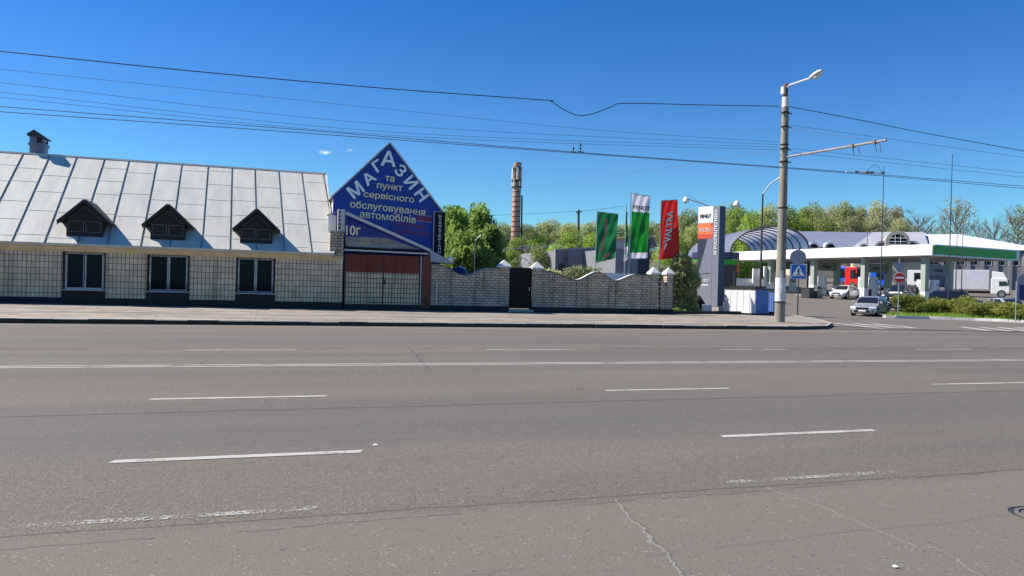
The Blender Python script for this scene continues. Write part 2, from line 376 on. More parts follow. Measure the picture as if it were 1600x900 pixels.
_glyphs = {}
def raw_text(s):
    if s in _glyphs: return _glyphs[s]
    cu = bpy.data.curves.new("t", 'FONT'); cu.body = s; cu.size = 1; cu.resolution_u = 3; cu.align_x = 'LEFT'
    o = bpy.data.objects.new("t", cu); COL.objects.link(o)
    dg = bpy.context.evaluated_depsgraph_get(); dg.update()
    me = bpy.data.meshes.new_from_object(o.evaluated_get(dg))
    vs = [(v.co.x, v.co.y) for v in me.vertices]; fs = [tuple(p.vertices) for p in me.polygons]
    bpy.data.objects.remove(o); bpy.data.curves.remove(cu); bpy.data.meshes.remove(me)
    _glyphs[s] = (vs, fs); return vs, fs
def bbox(vs): return min(v[0] for v in vs), max(v[0] for v in vs), min(v[1] for v in vs), max(v[1] for v in vs)
def text_geom(s):
    """letters in a unit box; the small en is drawn from the capital, whose outline fills cleanly"""
    bx = bbox(raw_text('|')[0]); bw = bx[1] - bx[0]; vs, fs = [], []
    for i, c in enumerate(s):
        if c == ' ': continue
        ox = bbox(raw_text(s[:i] + '|')[0])[1] - bw - bx[0]
        g, f = raw_text(c)
        if c == 'н':
            a = bbox(g); g2, f = raw_text('Н'); q = bbox(g2)
            g = [(a[0] + (x - q[0]) / (q[1] - q[0]) * (a[1] - a[0]), a[2] + (y - q[2]) / (q[3] - q[2]) * (a[3] - a[2])) for x, y in g2]
        k = len(vs); vs += [(x + ox, y) for x, y in g]; fs += [tuple(n + k for n in t) for t in f]
    x0, x1, y0, y1 = bbox(vs); ov, of = [], []      # overlapping strokes: every facet at its own tiny height
    for q, f in enumerate(fs):
        of.append(tuple(range(len(ov), len(ov) + len(f))))
        for i in f: ov.append(((vs[i][0] - x0) / (x1 - x0) - .5, (vs[i][1] - y0) / (y1 - y0) - .5, (q % 23) * .0004))
    return ov, of

def lettering(s, c, u, w, W, H, m, parent, lift=0.006, mapf=None, name="lettering", bold=0.0, world=True):
    """flat letters of width W and height H centred at c, running along u, upright along w"""
    vs, fs = text_geom(s)
    if mapf:
        q = len(vs); f0 = fs; P = []; fs = []
        for j, (da, db) in enumerate(((-bold, 0), (bold, 0), (0, bold), (0, -bold)) if bold else ((0, 0),)):
            P += [mapf(a + da, b + db) + Vector((0, -k - .0095 * j, 0)) for a, b, k in vs]; fs = fs + [tuple(i + q * j for i in f) for f in f0]
    else:
        c, u, w = Vector(c), Vector(u).normalized(), Vector(w).normalized(); n = u.cross(w).normalized()
        P = [c + u * (a * W) + w * (b * H) + n * (lift + k) for a, b, k in vs]
        if bold:
            q = len(P); P0 = P; f0 = fs; P = []; fs = []
            for j, (du, dw) in enumerate(((-.5, 0), (.5, 0), (0, .35), (0, -.35))):
                fs = fs + [tuple(i + q * j for i in f) for f in f0]; P = P + [p + u * bold * du + w * bold * dw + n * .0095 * j for p in P0]
    b = MB(); b.add(P, fs)
    off = wloc(parent) if (parent and world) else Vector((0, 0, 0))
    me = bpy.data.meshes.new(name); me.from_pydata([Vector(v) - off for v in b.v], [], b.f); me.materials.append(M[m]); me.update()
    o = bpy.data.objects.new(name, me); COL.objects.link(o); o.parent = parent
    return o

def struct(name, mats, fn, **kw):
    o = part(name, mats, None, fn, **kw); o['kind'] = 'structure'; return o


# ------------------------------------------------------------------ ground, road, pavement
def ground_fn(b):
    xs = [-900, -500, -300, -200, -140, -100, -70, -50, -30, -15] + list(range(0, 132, 4)) + [160, 200, 260, 340, 450, 700, 1200]
    ys = [-200, -60, -20, 0, 20, 28.35] + list(range(32, 142, 4)) + [160, 190, 230, 280, 360, 500, 800, 1500]
    vs = [(x, y, terrain(x, y) - .09) for y in ys for x in xs]; n = len(xs)
    b.add(vs, [(j * n + i, j * n + i + 1, (j + 1) * n + i + 1, (j + 1) * n + i) for j in range(len(ys) - 1) for i in range(n - 1)])
struct('ground', 'soil', ground_fn)

def asphalt(name, main=True):
    m = bpy.data.materials.new(name); m.use_nodes = True; nt = m.node_tree; p = nt.nodes["Principled BSDF"]; L = nt.links.new
    p.inputs["Roughness"].default_value = .82; p.inputs["Specular IOR Level"].default_value = .3
    tc = nt.nodes.new("ShaderNodeTexCoord"); co = tc.outputs["Object"]
    def noise(scale, det=4, st=None, rough=.5):
        v = co
        if st:
            mp = nt.nodes.new("ShaderNodeMapping"); mp.inputs["Scale"].default_value = st; L(co, mp.inputs[0]); v = mp.outputs[0]
        n = nt.nodes.new("ShaderNodeTexNoise"); n.inputs["Scale"].default_value = scale; n.inputs["Detail"].default_value = det
        n.inputs["Roughness"].default_value = rough; L(v, n.inputs["Vector"]); return n.outputs["Fac"]
    def ramp(x, a, b, c0, c1):
        r = nt.nodes.new("ShaderNodeValToRGB"); r.color_ramp.elements[0].position = a; r.color_ramp.elements[1].position = b
        r.color_ramp.elements[0].color = (*c0, 1); r.color_ramp.elements[1].color = (*c1, 1); L(x, r.inputs[0]); return r.outputs[0]
    def mix(f, a, b, mode='MIX'):
        x = nt.nodes.new("ShaderNodeMix"); x.data_type = 'RGBA'; x.blend_type = mode
        if isinstance(f, float): x.inputs[0].default_value = f
        else: L(f, x.inputs[0])
        for s, k in ((a, 6), (b, 7)):
            if isinstance(s, tuple): x.inputs[k].default_value = (*s, 1)
            else: L(s, x.inputs[k])
        return x.outputs[2]
    def math_(op, a, b=None):
        x = nt.nodes.new("ShaderNodeMath"); x.operation = op
        for s, k in ((a, 0), (b, 1)):
            if s is None: continue
            if isinstance(s, (int, float)): x.inputs[k].default_value = s
            else: L(s, x.inputs[k])
        return x.outputs[0]
    base = ramp(noise(.35, 6, (.25, 1.2, 1)), .3, .7, (.138, .115, .096), (.168, .141, .118))
    base = mix(math_('MULTIPLY', ramp(noise(.5, 3, (.06, .9, 1)), .48, .62, (0, 0, 0), (1, 1, 1)), .55), base, (.108, .100, .094))
    grain = ramp(noise(70, 3, None, .7), .35, .68, (.45, .45, .45), (1.5, 1.5, 1.49))
    base = mix(1.0, base, grain, 'MULTIPLY')
    grain2 = ramp(noise(16, 4, None, .7), .3, .7, (.8, .8, .8), (1.18, 1.18, 1.18))
    base = mix(1.0, base, grain2, 'MULTIPLY')
    base = mix(1.0, base, ramp(noise(34, 2, None, .6), .36, .66, (.85, .85, .85), (1.14, 1.14, 1.14)), 'MULTIPLY')
    if main:
        sp = nt.nodes.new("ShaderNodeSeparateXYZ"); L(co, sp.inputs[0]); x, y = sp.outputs["X"], sp.outputs["Y"]
        # worn bitumen tone of the lanes: y bands of the resurfaced strips
        def band(y0, y1, soft, col, amt):
            nonlocal base
            wob = math_('MULTIPLY', math_('SUBTRACT', noise(.4, 4), .5), .8); yy = math_('ADD', y, wob)
            a = nt.nodes.new("ShaderNodeMapRange"); a.interpolation_type = 'SMOOTHSTEP'; L(yy, a.inputs[0]); a.inputs[1].default_value = y0 - soft; a.inputs[2].default_value = y0 + soft
            c = nt.nodes.new("ShaderNodeMapRange"); c.interpolation_type = 'SMOOTHSTEP'; L(yy, c.inputs[0]); c.inputs[1].default_value = y1 - soft; c.inputs[2].default_value = y1 + soft
            f = math_('MULTIPLY', math_('SUBTRACT', a.outputs[0], c.outputs[0]), amt)
            base = mix(f, base, col)
        band(7.6, 10.2, .5, (.098, .095, .095), .6)
        band(19.5, 24.5, 1.2, (.120, .108, .100), .35)
        band(-5, 5.3, .12, (.160, .138, .112), .65)
        band(27.0, 28.4, .35, (.185, .158, .130), .6)
        for yc in (6.1, 8.6, 9.7, 12.2, 13.9, 16.0, 17.5, 20.2, 22.0): band(yc - .22, yc + .22, .28, (.104, .094, .086), .2)
        oil = math_('MULTIPLY', ramp(noise(.9, 5, (.35, 2.2, 1), .6), .6, .72, (0, 0, 0), (1, 1, 1)), .38); base = mix(oil, base, (.085, .078, .072))
        spl = nt.nodes.new("ShaderNodeTexVoronoi"); spl.inputs["Scale"].default_value = .55; L(co, spl.inputs["Vector"])
        drip = math_('LESS_THAN', math_('ADD', spl.outputs["Distance"], math_('MULTIPLY', noise(5, 4), .12)), .12); base = mix(math_('MULTIPLY', drip, .45), base, (.07, .064, .06))
        chip = nt.nodes.new("ShaderNodeTexVoronoi"); chip.inputs["Scale"].default_value = 26; L(co, chip.inputs["Vector"])
        base = mix(math_('MULTIPLY', math_('MULTIPLY', math_('LESS_THAN', chip.outputs["Distance"], .22), math_('GREATER_THAN', noise(6, 2), .55)), .55), base, (.30, .275, .24))
        chip2 = nt.nodes.new("ShaderNodeTexVoronoi"); chip2.inputs["Scale"].default_value = 19; L(co, chip2.inputs["Vector"])
        base = mix(math_('MULTIPLY', math_('MULTIPLY', math_('LESS_THAN', chip2.outputs["Distance"], .2), math_('GREATER_THAN', noise(4.5, 2), .54)), .6), base, (.07, .062, .055))
        # seams and cracks
        def crack(coord, pos, slope, other, w, amp, sc, col, amt, thr=None):
            nonlocal base
            wv = math_('MULTIPLY', math_('SUBTRACT', noise(sc, 5, None, .65), .5), amp)
            d = math_('SUBTRACT', math_('ADD', coord, wv), math_('ADD', math_('MULTIPLY', other, slope), pos))
            f = math_('LESS_THAN', math_('ABSOLUTE', d), w)
            if thr is not None: f = math_('MULTIPLY', f, math_('GREATER_THAN', noise(.9, 3, (1, .2, 1)), thr))
            base = mix(math_('MULTIPLY', f, amt), base, col)
        crack(y, 5.42, .0, x, .014, .12, 1.2, (.06, .055, .05), .75)
        crack(y, 5.2, .03, x, .012, .2, 1.8, (.07, .063, .056), .7, .5)
        crack(y, 9.95, .012, x, .03, .16, .9, (.045, .042, .04), .75)
        crack(y, 18.72, -.004, x, .05, .35, .5, (.04, .038, .036), .8, .5)
        crack(y, 21.2, .0, x, .05, .5, .4, (.06, .055, .05), .6, .52)
        crack(y, 4.05, .05, x, .016, .25, 1.2, (.105, .096, .086), .5, .46)
        def tcrack(pos, slope, y0, y1, w, col):
            nonlocal base
            wv = math_('MULTIPLY', math_('SUBTRACT', noise(2.2, 5, None, .65), .5), .35)
            d = math_('SUBTRACT', math_('ADD', x, wv), math_('ADD', math_('MULTIPLY', y, slope), pos))
            f = math_('MULTIPLY', math_('LESS_THAN', math_('ABSOLUTE', d), w), math_('MULTIPLY', math_('GREATER_THAN', y, y0), math_('LESS_THAN', y, y1)))
            base = mix(math_('MULTIPLY', f, .75), base, col)
        # pale filled cracks on the near lane (x = pos + slope*y)
        tcrack(1.55, .20, 2.9, 5.35, .008, (.24, .225, .195)); tcrack(1.572, .20, 2.9, 5.35, .005, (.08, .075, .065))
        tcrack(4.2, -.03, 3.9, 5.4, .007, (.23, .215, .19)); tcrack(3.2, .25, 2.6, 3.9, .007, (.23, .215, .19))
        tcrack(1.6, .1, 14.2, 19.2, .03, (.08, .075, .07)); tcrack(-2.6, .1, 15.2, 19.0, .02, (.09, .082, .075))
    else:
        base = mix(.25, base, (.17, .15, .138))
    # small dark pits
    vo = nt.nodes.new("ShaderNodeTexVoronoi"); vo.inputs["Scale"].default_value = 5.5; L(co, vo.inputs["Vector"])
    pit = math_('MULTIPLY', math_('LESS_THAN', vo.outputs["Distance"], .11), math_('GREATER_THAN', noise(1.7, 2), .56))
    base = mix(math_('MULTIPLY', pit, .6), base, (.07, .064, .058))
    L(base, p.inputs["Base Color"])
    bp = nt.nodes.new("ShaderNodeBump"); bp.inputs["Strength"].default_value = .65; bp.inputs["Distance"].default_value = .008
    L(noise(85, 4, None, .7), bp.inputs["Height"]); L(bp.outputs[0], p.inputs["Normal"])
    return m
M['road'] = asphalt('worn asphalt'); M['yard'] = asphalt('forecourt asphalt', False)
KERB_Y = 28.2
struct('road', 'road', lambda b: b.add([(-400, -30, 0), (500, -30, 0), (500, KERB_Y + .02, 0), (-400, KERB_Y + .02, 0)], [(0, 1, 2, 3)]))
def yard_fn(b):
    xs = [22, 26, 30, 34, 38, 42, 46, 50, 55, 60, 66, 72, 80, 90, 100, 115, 130, 160, 200]; ys = [KERB_Y + .02, 32, 36, 40, 44, 48, 52, 56, 60, 66, 72, 78, 85, 92, 100, 110, 122, 135]
    n = len(xs)
    b.add([(x, y, terrain(x, y) + (-.004 if y < 30 else 0)) for y in ys for x in xs], [(j * n + i, j * n + i + 1, (j + 1) * n + i + 1, (j + 1) * n + i) for j in range(len(ys) - 1) for i in range(n - 1)])
struct('forecourt_road', 'yard', yard_fn)

# markings ---------------------------------------------------------
def paint(name, wear):
    m = mat(name, (.39, .375, .355), .8, var=.08, scale=6); nt = m.node_tree; p = nt.nodes["Principled BSDF"]
    tc = nt.nodes.new("ShaderNodeTexCoord"); n = nt.nodes.new("ShaderNodeTexNoise"); n.inputs["Scale"].default_value = 48; n.inputs["Detail"].default_value = 6; n.inputs["Roughness"].default_value = .75
    nt.links.new(tc.outputs["Object"], n.inputs["Vector"])
    n2 = nt.nodes.new("ShaderNodeTexNoise"); n2.inputs["Scale"].default_value = 1.6; nt.links.new(tc.outputs["Object"], n2.inputs["Vector"])
    ad = nt.nodes.new("ShaderNodeMath"); ad.operation = 'MULTIPLY_ADD'; nt.links.new(n2.outputs["Fac"], ad.inputs[0]); ad.inputs[1].default_value = .5; nt.links.new(n.outputs["Fac"], ad.inputs[2])
    lt = nt.nodes.new("ShaderNodeMapRange"); lt.inputs[1].default_value = .75 + wear - .03; lt.inputs[2].default_value = .75 + wear + .05; nt.links.new(ad.outputs[0], lt.inputs[0])
    tr = nt.nodes.new("ShaderNodeBsdfTransparent"); ms = nt.nodes.new("ShaderNodeMixShader")
    nt.links.new(lt.outputs[0], ms.inputs[0]); nt.links.new(p.outputs[0], ms.inputs[1]); nt.links.new(tr.outputs[0], ms.inputs[2]); nt.links.new(ms.outputs[0], nt.nodes["Material Output"].inputs[0])
    return m
M['paint'] = paint('road paint', .09); M['paintworn'] = paint('worn road paint', -.055); M['paintzebra'] = paint('worn zebra paint', .06)
def mark(x0, x1, y, w, m='paint', sk=0.0):
    struct('lane_marking', m, lambda b: b.add([(x0, y - w / 2, .005), (x1, y - w / 2 + sk, .005), (x1 + .04, y + w / 2 + sk, .005), (x0 + .04, y + w / 2, .005)], [(0, 1, 2, 3)]))
for x0, x1 in ((-1.55, .38), (3.75, 5.55), (-6.8, -5.0)): mark(x0, x1, 5.6, .09, 'paintworn')
for x0, x1 in ((-1.23, .92), (4.88, 6.98), (-7.3, -5.2)): mark(x0, x1, 7.38, .115)
for x0, x1 in ((-1.39, .87), (5.16, 7.41), (11.72, 14.1), (-8, -5.7)): mark(x0, x1, 11.03, .11)
mark(-200, 300, 14.97, .11); mark(-200, 300, 15.22, .11)
for x0, x1 in ((-1.61, .76), (5.34, 7.74), (12.05, 14.33), (18.88, 21.12), (25.6, 28), (-8.4, -6)): mark(x0, x1, 18.38, .12)
for i, x0 in enumerate((28.2, 29.5, 30.8)): struct('zebra_stripe', 'paintzebra', lambda b: b.add([(x0, 29.6 + i * .3, .009), (x0 + .6, 29.6 + i * .3, .009), (x0 + 2.2, 34.8, .009), (x0 + 1.6, 34.8, .009)], [(0, 1, 2, 3)]))
for i, x0 in enumerate((33.6, 34.9, 36.2, 37.5, 38.8, 40.1, 41.4)): struct('zebra_stripe', 'paintzebra', lambda b: b.add([(x0, 28.4, .009), (x0 + .6, 28.4, .009), (x0 + 3.0, 32.2, .009), (x0 + 2.4, 32.2, .009)], [(0, 1, 2, 3)]))

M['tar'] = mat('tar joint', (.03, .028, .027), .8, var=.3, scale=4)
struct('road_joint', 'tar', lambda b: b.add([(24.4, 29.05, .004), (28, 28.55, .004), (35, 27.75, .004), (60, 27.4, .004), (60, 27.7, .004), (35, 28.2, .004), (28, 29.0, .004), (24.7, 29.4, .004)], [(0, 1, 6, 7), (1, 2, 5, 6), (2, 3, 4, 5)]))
# pavement ---------------------------------------------------------
def pave_mat():
    m = brick_mat('paving slabs', srgb(147, 137, 126), srgb(136, 127, 118), srgb(126, 117, 109), .42, .42, .012, offset=.5, dirt=.28, axes="xy")
    nt = m.node_tree; p = nt.nodes["Principled BSDF"]; src = p.inputs["Base Color"].links[0].from_socket
    tc = nt.nodes.new("ShaderNodeTexCoord"); mp = nt.nodes.new("ShaderNodeMapping"); mp.inputs["Scale"].default_value = (.12, 1.1, 1); nt.links.new(tc.outputs["Object"], mp.inputs[0])
    n = nt.nodes.new("ShaderNodeTexNoise"); n.inputs["Scale"].default_value = 1.0; n.inputs["Detail"].default_value = 8; n.inputs["Roughness"].default_value = .62; nt.links.new(mp.outputs[0], n.inputs["Vector"])
    r = nt.nodes.new("ShaderNodeValToRGB"); r.color_ramp.elements[0].position = .38; r.color_ramp.elements[1].position = .64
    r.color_ramp.elements[0].color = (.62, .61, .60, 1); r.color_ramp.elements[1].color = (1.4, 1.38, 1.36, 1); nt.links.new(n.outputs["Fac"], r.inputs[0])
    x = nt.nodes.new("ShaderNodeMix"); x.data_type = 'RGBA'; x.blend_type = 'MULTIPLY'; x.inputs[0].default_value = 1; nt.links.new(src, x.inputs[6]); nt.links.new(r.outputs[0], x.inputs[7]); nt.links.new(x.outputs[2], p.inputs["Base Color"])
    return m
M['pave'] = pave_mat()
def swz(x, y): return .15 + max(0, 4 - x) * .0058 * min(1, max(0, (y - KERB_Y) / 12))
def kerb_line():      # foot of the kerb along the road, then round the corner into the forecourt
    return [(-200, 28.2), (22.3, 28.2), (24.6, 29.0), (27.2, 31.6), (29.2, 34.6), (31.6, 38.6), (33.6, 42.6)]
def side_fn(b):
    KL = kerb_line(); xs = [-200, -60, -30, -20, -12, -6, 0, 6, 12, 18, 22.3]
    for i in range(len(xs) - 1):
        for y0, y1 in ((28.34, 32), (32, 36), (36, 42.6)):
            q = [(xs[i], y0), (xs[i + 1], y0), (xs[i + 1], y1), (xs[i], y1)]; b.add([(x, y, swz(x, y)) for x, y in q], [(0, 1, 2, 3)])
    inner = [(22.3, 28.34), (24.5, 29.12), (27.06, 31.7), (29.05, 34.7), (31.45, 38.7), (33.3, 42.6), (22.3, 42.6)]
    b.add([(x, y, .15) for x, y in inner], [tuple(range(7))])
struct('pavement', 'pave', side_fn)
def kerb_fn(b):
    r2 = random.Random(3); x = -60
    b.box((-200, 28.2, -.1), (-60, 28.345, .152))
    while x < 22.2:
        l = min(1.0 + r2.random() * .02, 22.3 - x); dz = r2.uniform(-.016, .016); dy = r2.uniform(-.02, .015)
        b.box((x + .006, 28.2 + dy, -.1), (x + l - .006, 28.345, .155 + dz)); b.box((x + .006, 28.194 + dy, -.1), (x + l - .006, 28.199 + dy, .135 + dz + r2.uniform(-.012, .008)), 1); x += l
    KL = kerb_line()[1:]
    for (x0, y0), (x1, y1) in zip(KL[:-1], KL[1:]):
        d = Vector((x1 - x0, y1 - y0, 0)); n = Vector((-d.y, d.x, 0)).normalized() * .145; L = d.length; k = max(1, round(L)); u = d / k
        for i in range(k):
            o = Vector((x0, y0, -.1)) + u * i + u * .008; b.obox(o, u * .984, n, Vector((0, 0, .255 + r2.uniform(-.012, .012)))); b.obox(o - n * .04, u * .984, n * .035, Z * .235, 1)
M['kerbfront'] = mat('shaded grimy kerb face', (.040, .033, .027), .9, var=.4, scale=5)  # near-black: shade of the kerb front painted into the colour, with road grime
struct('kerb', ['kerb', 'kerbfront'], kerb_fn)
M['kerbwhite'] = mat('pale island kerb', (.6, .59, .57), .9, var=.15, scale=2, bump=.3)  # one paler tone than the roadside kerb, on every face

# ------------------------------------------------------------------ the long shop
WY = 40.4
EZ, RZ, RY, EY = 2.95, 7.78, 46.5, 40.15          # eave height, ridge height, ridge depth, eave depth
SL = (RZ - EZ) / (RY - EY)
def roof_z(y): return EZ + .12 + SL * (y - EY)
wins = [(-8.81, -7.09), (-5.24, -3.43), (-1.23, .56)]
WZ0, WZ1 = .90, 2.66
shop = thing('shop_building', 'long low shop with pale sheet metal roof, tiled wall and three dark dormers', 'building', (-8, WY, .15))
LX, RX = -22.0, 3.93
def wall_fn(b):
    xs = [LX] + [v for w in wins for v in w] + [RX]
    for i in range(0, len(xs), 2): b.box((xs[i], WY, .5), (xs[i + 1], WY + .35, 2.72))
    for a, c in wins: b.box((a, WY, .5), (c, WY + .35, WZ0 - .02)); b.box((a, WY, WZ1 + .02), (c, WY + .35, 2.72))
part('wall', 'tile', shop, wall_fn)
part('plinth', 'plinth', shop, lambda b: (b.box((LX, WY - .06, .0), (RX, WY + .3, .52)), [b.box((a - .05, WY - .03, .52), (c + .05, WY + .1, WZ0 - .05)) for a, c in wins]))
part('cornice', 'cornice', shop, lambda b: (b.box((LX, WY - .12, 2.72), (3.42, WY + .3, 2.94)), b.box((LX, WY - .05, 2.66), (3.42, WY + .2, 2.719)), b.box((3.42, WY - .02, 2.72), (RX, WY + .3, 2.84))))
part('interior_wall', 'dark', shop, lambda b: (b.box((LX, WY + 1.2, .2), (RX, WY + 1.3, 2.9)), b.box((LX, RY + 6, .2), (RX, RY + 6.2, 2.9)), b.box((RX - .2, WY + .36, .2), (RX, RY + 6, 2.9))))
def roof_fn(b):
    rx1 = 3.46; n = Vector((0, -SL, 1)).normalized(); up = Vector((0, 1, SL)).normalized(); L = math.hypot(RY - EY, RZ - EZ)
    b.obox((LX, EY, EZ), (rx1 - LX, 0, 0), up * L, n * .1)
    b.obox((LX, RY + 6.4, EZ), (rx1 - LX, 0, 0), Vector((0, -6.4, RZ - EZ)), Vector((0, .06, .1)))
    b.tube([(LX, RY, RZ + .1), (rx1, RY, RZ + .1)], .09, 6)
    x = -21.4; k = 0; r2 = random.Random(5)
    while x < rx1:
        w = 1.31 + r2.uniform(-.1, .1); sk_ = .024
        b.obox(Vector((x + .01 * (x + 14), EY, EZ)) + n * .1, (sk_, 0, 0), up * L + Vector((-.02 * (x + 14), 0, 0)), n * .042, 1)
        t = .35 + .8 * r2.random()
        while t < L - .4:
            b.obox(Vector((x + .03, EY, EZ)) + up * t + n * .1, (w - .03, 0, 0), up * .05, n * .014, 0); t += 1.3 + r2.random() * .9
        x += w; k += 1
    b.obox(Vector((rx1 - .05, EY, EZ)) + n * .1, (.05, 0, 0), up * L, n * .06, 0)
    b.obox(Vector((LX, EY - .015, EZ - .03)), (rx1 - LX, 0, 0), (0, .03, 0), (0, 0, .12), 0)
roof = part('roof', ['roofmetal', 'seam'], shop, roof_fn)
def gable_fn(b): b.prism([(3.40, EY + .3, 2.6), (3.40, RY, RZ - .15), (3.40, RY + 6, 2.6)], (-.2, 0, 0))
part('gable_wall', 'whited', shop, gable_fn)
def chim_fn(b):
    cx, cy, z0 = -11.55, RY + .5, 7.0
    b.box((cx - .34, cy - .4, z0), (cx + .34, cy + .4, 8.38)); b.box((cx - .40, cy - .48, 8.38), (cx + .40, cy + .48, 8.52))
    b.box((cx - .34, cy - .42, 8.52), (cx - .02, cy + .4, 8.88), 0); b.box((cx - .02, cy - .3, 8.52), (cx + .27, cy + .3, 8.70), 1)
    for sy in (-.42, .34): b.box((cx + .26, cy + sy, 8.52), (cx + .34, cy + sy + .08, 8.80))
    b.prism([(cx - .44, cy - .55, 8.86), (cx + .44, cy - .55, 8.76), (cx + .44, cy - .55, 8.83), (cx - .12, cy - .55, 9.2), (cx - .44, cy - .55, 8.95)], (0, 1.1, 0), 1)
part('chimney', ['chimmetal', 'dark'], roof, chim_fn)
# dormers
def dormer(cx, fy):
    zb = roof_z(fy) + .02; hw, sh, ph = .77, .84, .74
    d = part('dormer', 'shutter', shop, lambda b: b.prism([(cx - hw, fy, zb), (cx + hw, fy, zb), (cx + hw, fy, zb + sh), (cx, fy, zb + sh + ph), (cx - hw, fy, zb + sh)], (0, 1.9, 0)))
    def tr(b):
        y = fy - .012; t = .02
        def ln(x0, z0, x1, z1):
            v = Vector((x1 - x0, 0, z1 - z0)); n = Vector((-v.z, 0, v.x)).normalized() * t
            b.obox(Vector((x0, y, z0)), v, n, (0, .02, 0))
        for a, c in ((cx - .68, cx - .05), (cx + .05, cx + .68)):
            ln(a, zb + .2, c, zb + .2); ln(a, zb + .70, c, zb + .70); ln(a, zb + .22, a, zb + .7); ln(c, zb + .22, c, zb + .7)
        ln(cx - .66, zb + .80, cx, zb + sh + ph - .18); ln(cx, zb + sh + ph - .18, cx + .66, zb + .80)
    part('window_trim', 'trimline', d, tr)
    def rf(b):
        z1 = zb + sh + ph + .1; y0 = fy - .22
        for s in (-1, 1):
            e = Vector((s * (hw + .34), 0, -(ph + .32))); n = Vector((s * .55, 0, .6)).normalized() * .07
            yb = (z1 - EZ - .1) / SL + EY - y0 + .1
            b.obox(Vector((cx, y0, z1)), e, (0, yb, 0), n)
            b.obox(Vector((cx, y0 - .02, z1 - .13)), e, (0, .05, 0), Vector((0, 0, .13)), 1)
    part('dormer_roof', ['dark', 'shutter'], d, rf)
for cx in (-8.0, -4.42, -.35): dormer(cx, 40.55)
for i, (a, c) in enumerate(wins):
    def fr(b):
        y0, y1 = WY + .10, WY + .16; m = (a + c) / 2
        for x0, x1 in ((a + .05, a + .13), (m - .065, m + .065), (c - .13, c - .05)): b.box((x0, y0, WZ0), (x1, y1, WZ1))
        for z0, z1 in ((WZ0, WZ0 + .09), (WZ1 - .1, WZ1 - .02)): b.box((a + .13, y0, z0), (m - .065, y1, z1)); b.box((m + .065, y0, z0), (c - .13, y1, z1))
    w = part('window', 'pvc', shop, fr)
    part('pane', 'glass', w, lambda b: b.box((a + .06, WY + .125, WZ0 + .02), (c - .06, WY + .135, WZ1 - .03)))
    part('sill', 'pvc', w, lambda b: b.box((a - .02, WY - .09, WZ0 - .045), (c + .02, WY + .1, WZ0 - .004)))
    def gr(b):
        y = WY - .03
        for x0 in (a - .03, c - .02): b.box((x0, y, WZ0 - .02), (x0 + .05, y + .04, WZ1 + .06))
        b.box((a + .02, y, WZ1 + .02), (c - .02, y + .04, WZ1 + .06))
        r2 = random.Random(i)
        def ring(x, z, r, t=.012): b.tube([(x + r * math.cos(k * math.pi / 6), y + .02, z + r * math.sin(k * math.pi / 6)) for k in range(13)], t, 4)
        n = 8 if i else 7
        for k in range(n + 1):
            xx = a + .02 + (c - a - .04) * k / n
            if i: b.tube([(xx, y + .02, WZ0), (xx, y + .02, WZ1)], .006, 4)
            if k < n:
                ring(xx + (c - a) / n / 2, WZ1 - .07, .07)
                if i: ring(xx + (c - a) / n / 2, WZ0 + .1, .085); ring(xx + (c - a) / n / 2, WZ0 + .27, .075)
        if i:
            for zz in (WZ0 + .4, WZ0 + .85, WZ0 + 1.3): b.tube([(a, y + .02, zz), (c, y + .02, zz)], .006, 4)
        else:
            b.tube([((a + c) / 2, y + .02, WZ0 + .1), ((a + c) / 2, y + .02, WZ1 - .1)], .02, 4)
    part('window_grille', 'black', w, gr)

# ------------------------------------------------------------------ blue gable with the big lettering
GY = 42.0
gab = thing('blue_gable_house', 'tall blue gable covered with big pale Cyrillic lettering above the gate', 'building', (6.4, GY, .15))
ap, le, ri = at(609, 224, GY), at(521, 306, GY), at(690.5, 331, GY)
part('gable_wall', 'blue', gab, lambda b: b.prism([(le.x, GY, .2), (ri.x - .1, GY, .2), (ri.x, GY, ri.z), (ap.x, GY, ap.z), (le.x, GY, le.z)], (0, .25, 0)))
def grf(b):
    for p in (le, ri):
        e = p - ap; e.y = 0; n = Vector((-e.z, 0, e.x)).normalized(); n = n if n.z > 0 else -n
        b.obox(ap + Vector((0, -.1, 0)), e * 1.03, (0, 9, 0), n * .07)
part('roof', 'roofmetal', gab, grf)
part('side_wall', 'whited', gab, lambda b: (b.box((le.x + .05, GY + .26, .2), (le.x + .25, GY + 8.5, le.z - .05)), b.box((ri.x - .35, GY + .26, .2), (ri.x - .15, GY + 8.5, ri.z - .1)), b.box((le.x + .26, GY + 8.2, .2), (ri.x - .36, GY + 8.5, 5.5))))
def onG(px, py): return at(px, py, GY)
S = 1 / FPX * 42.6
def gtext(s, px, py, wpx, hpx, rot, m, bold=.014):
    a = R(rot); u = Vector((math.cos(a), 0, math.sin(a))); w = Vector((-math.sin(a), 0, math.cos(a)))
    lettering(s, onG(px, py), u, w, wpx * S, hpx * S, m, gab, bold=bold, lift=.008)
for ch, px, py, w_, h_, r_ in (('М', 555.5, 296.5, 20, 19, 41), ('А', 576, 278.5, 17, 17, 40), ('Г', 590, 259, 12, 16.5, 36), ('А', 607, 248, 22, 23, -2), ('З', 626, 266.5, 13, 18, -42), ('И', 642, 285, 15, 18, -47), ('Н', 658.5, 304.5, 15, 18, -50)):
    gtext(ch, px, py, w_, h_, r_, 'letblue', .055)
for s, px, py, w_, h_ in (('та', 609, 279.5, 14, 8), ('пункт', 609, 294, 39, 10.5), ('сервісного', 608, 308.5, 77, 12.5), ('обслуговування', 606.5, 326.5, 115, 13.5), ('автомобілів', 606.5, 338.5, 86, 11.5)):
    gtext(s, px, py, w_, h_, -3.3, 'letyel')
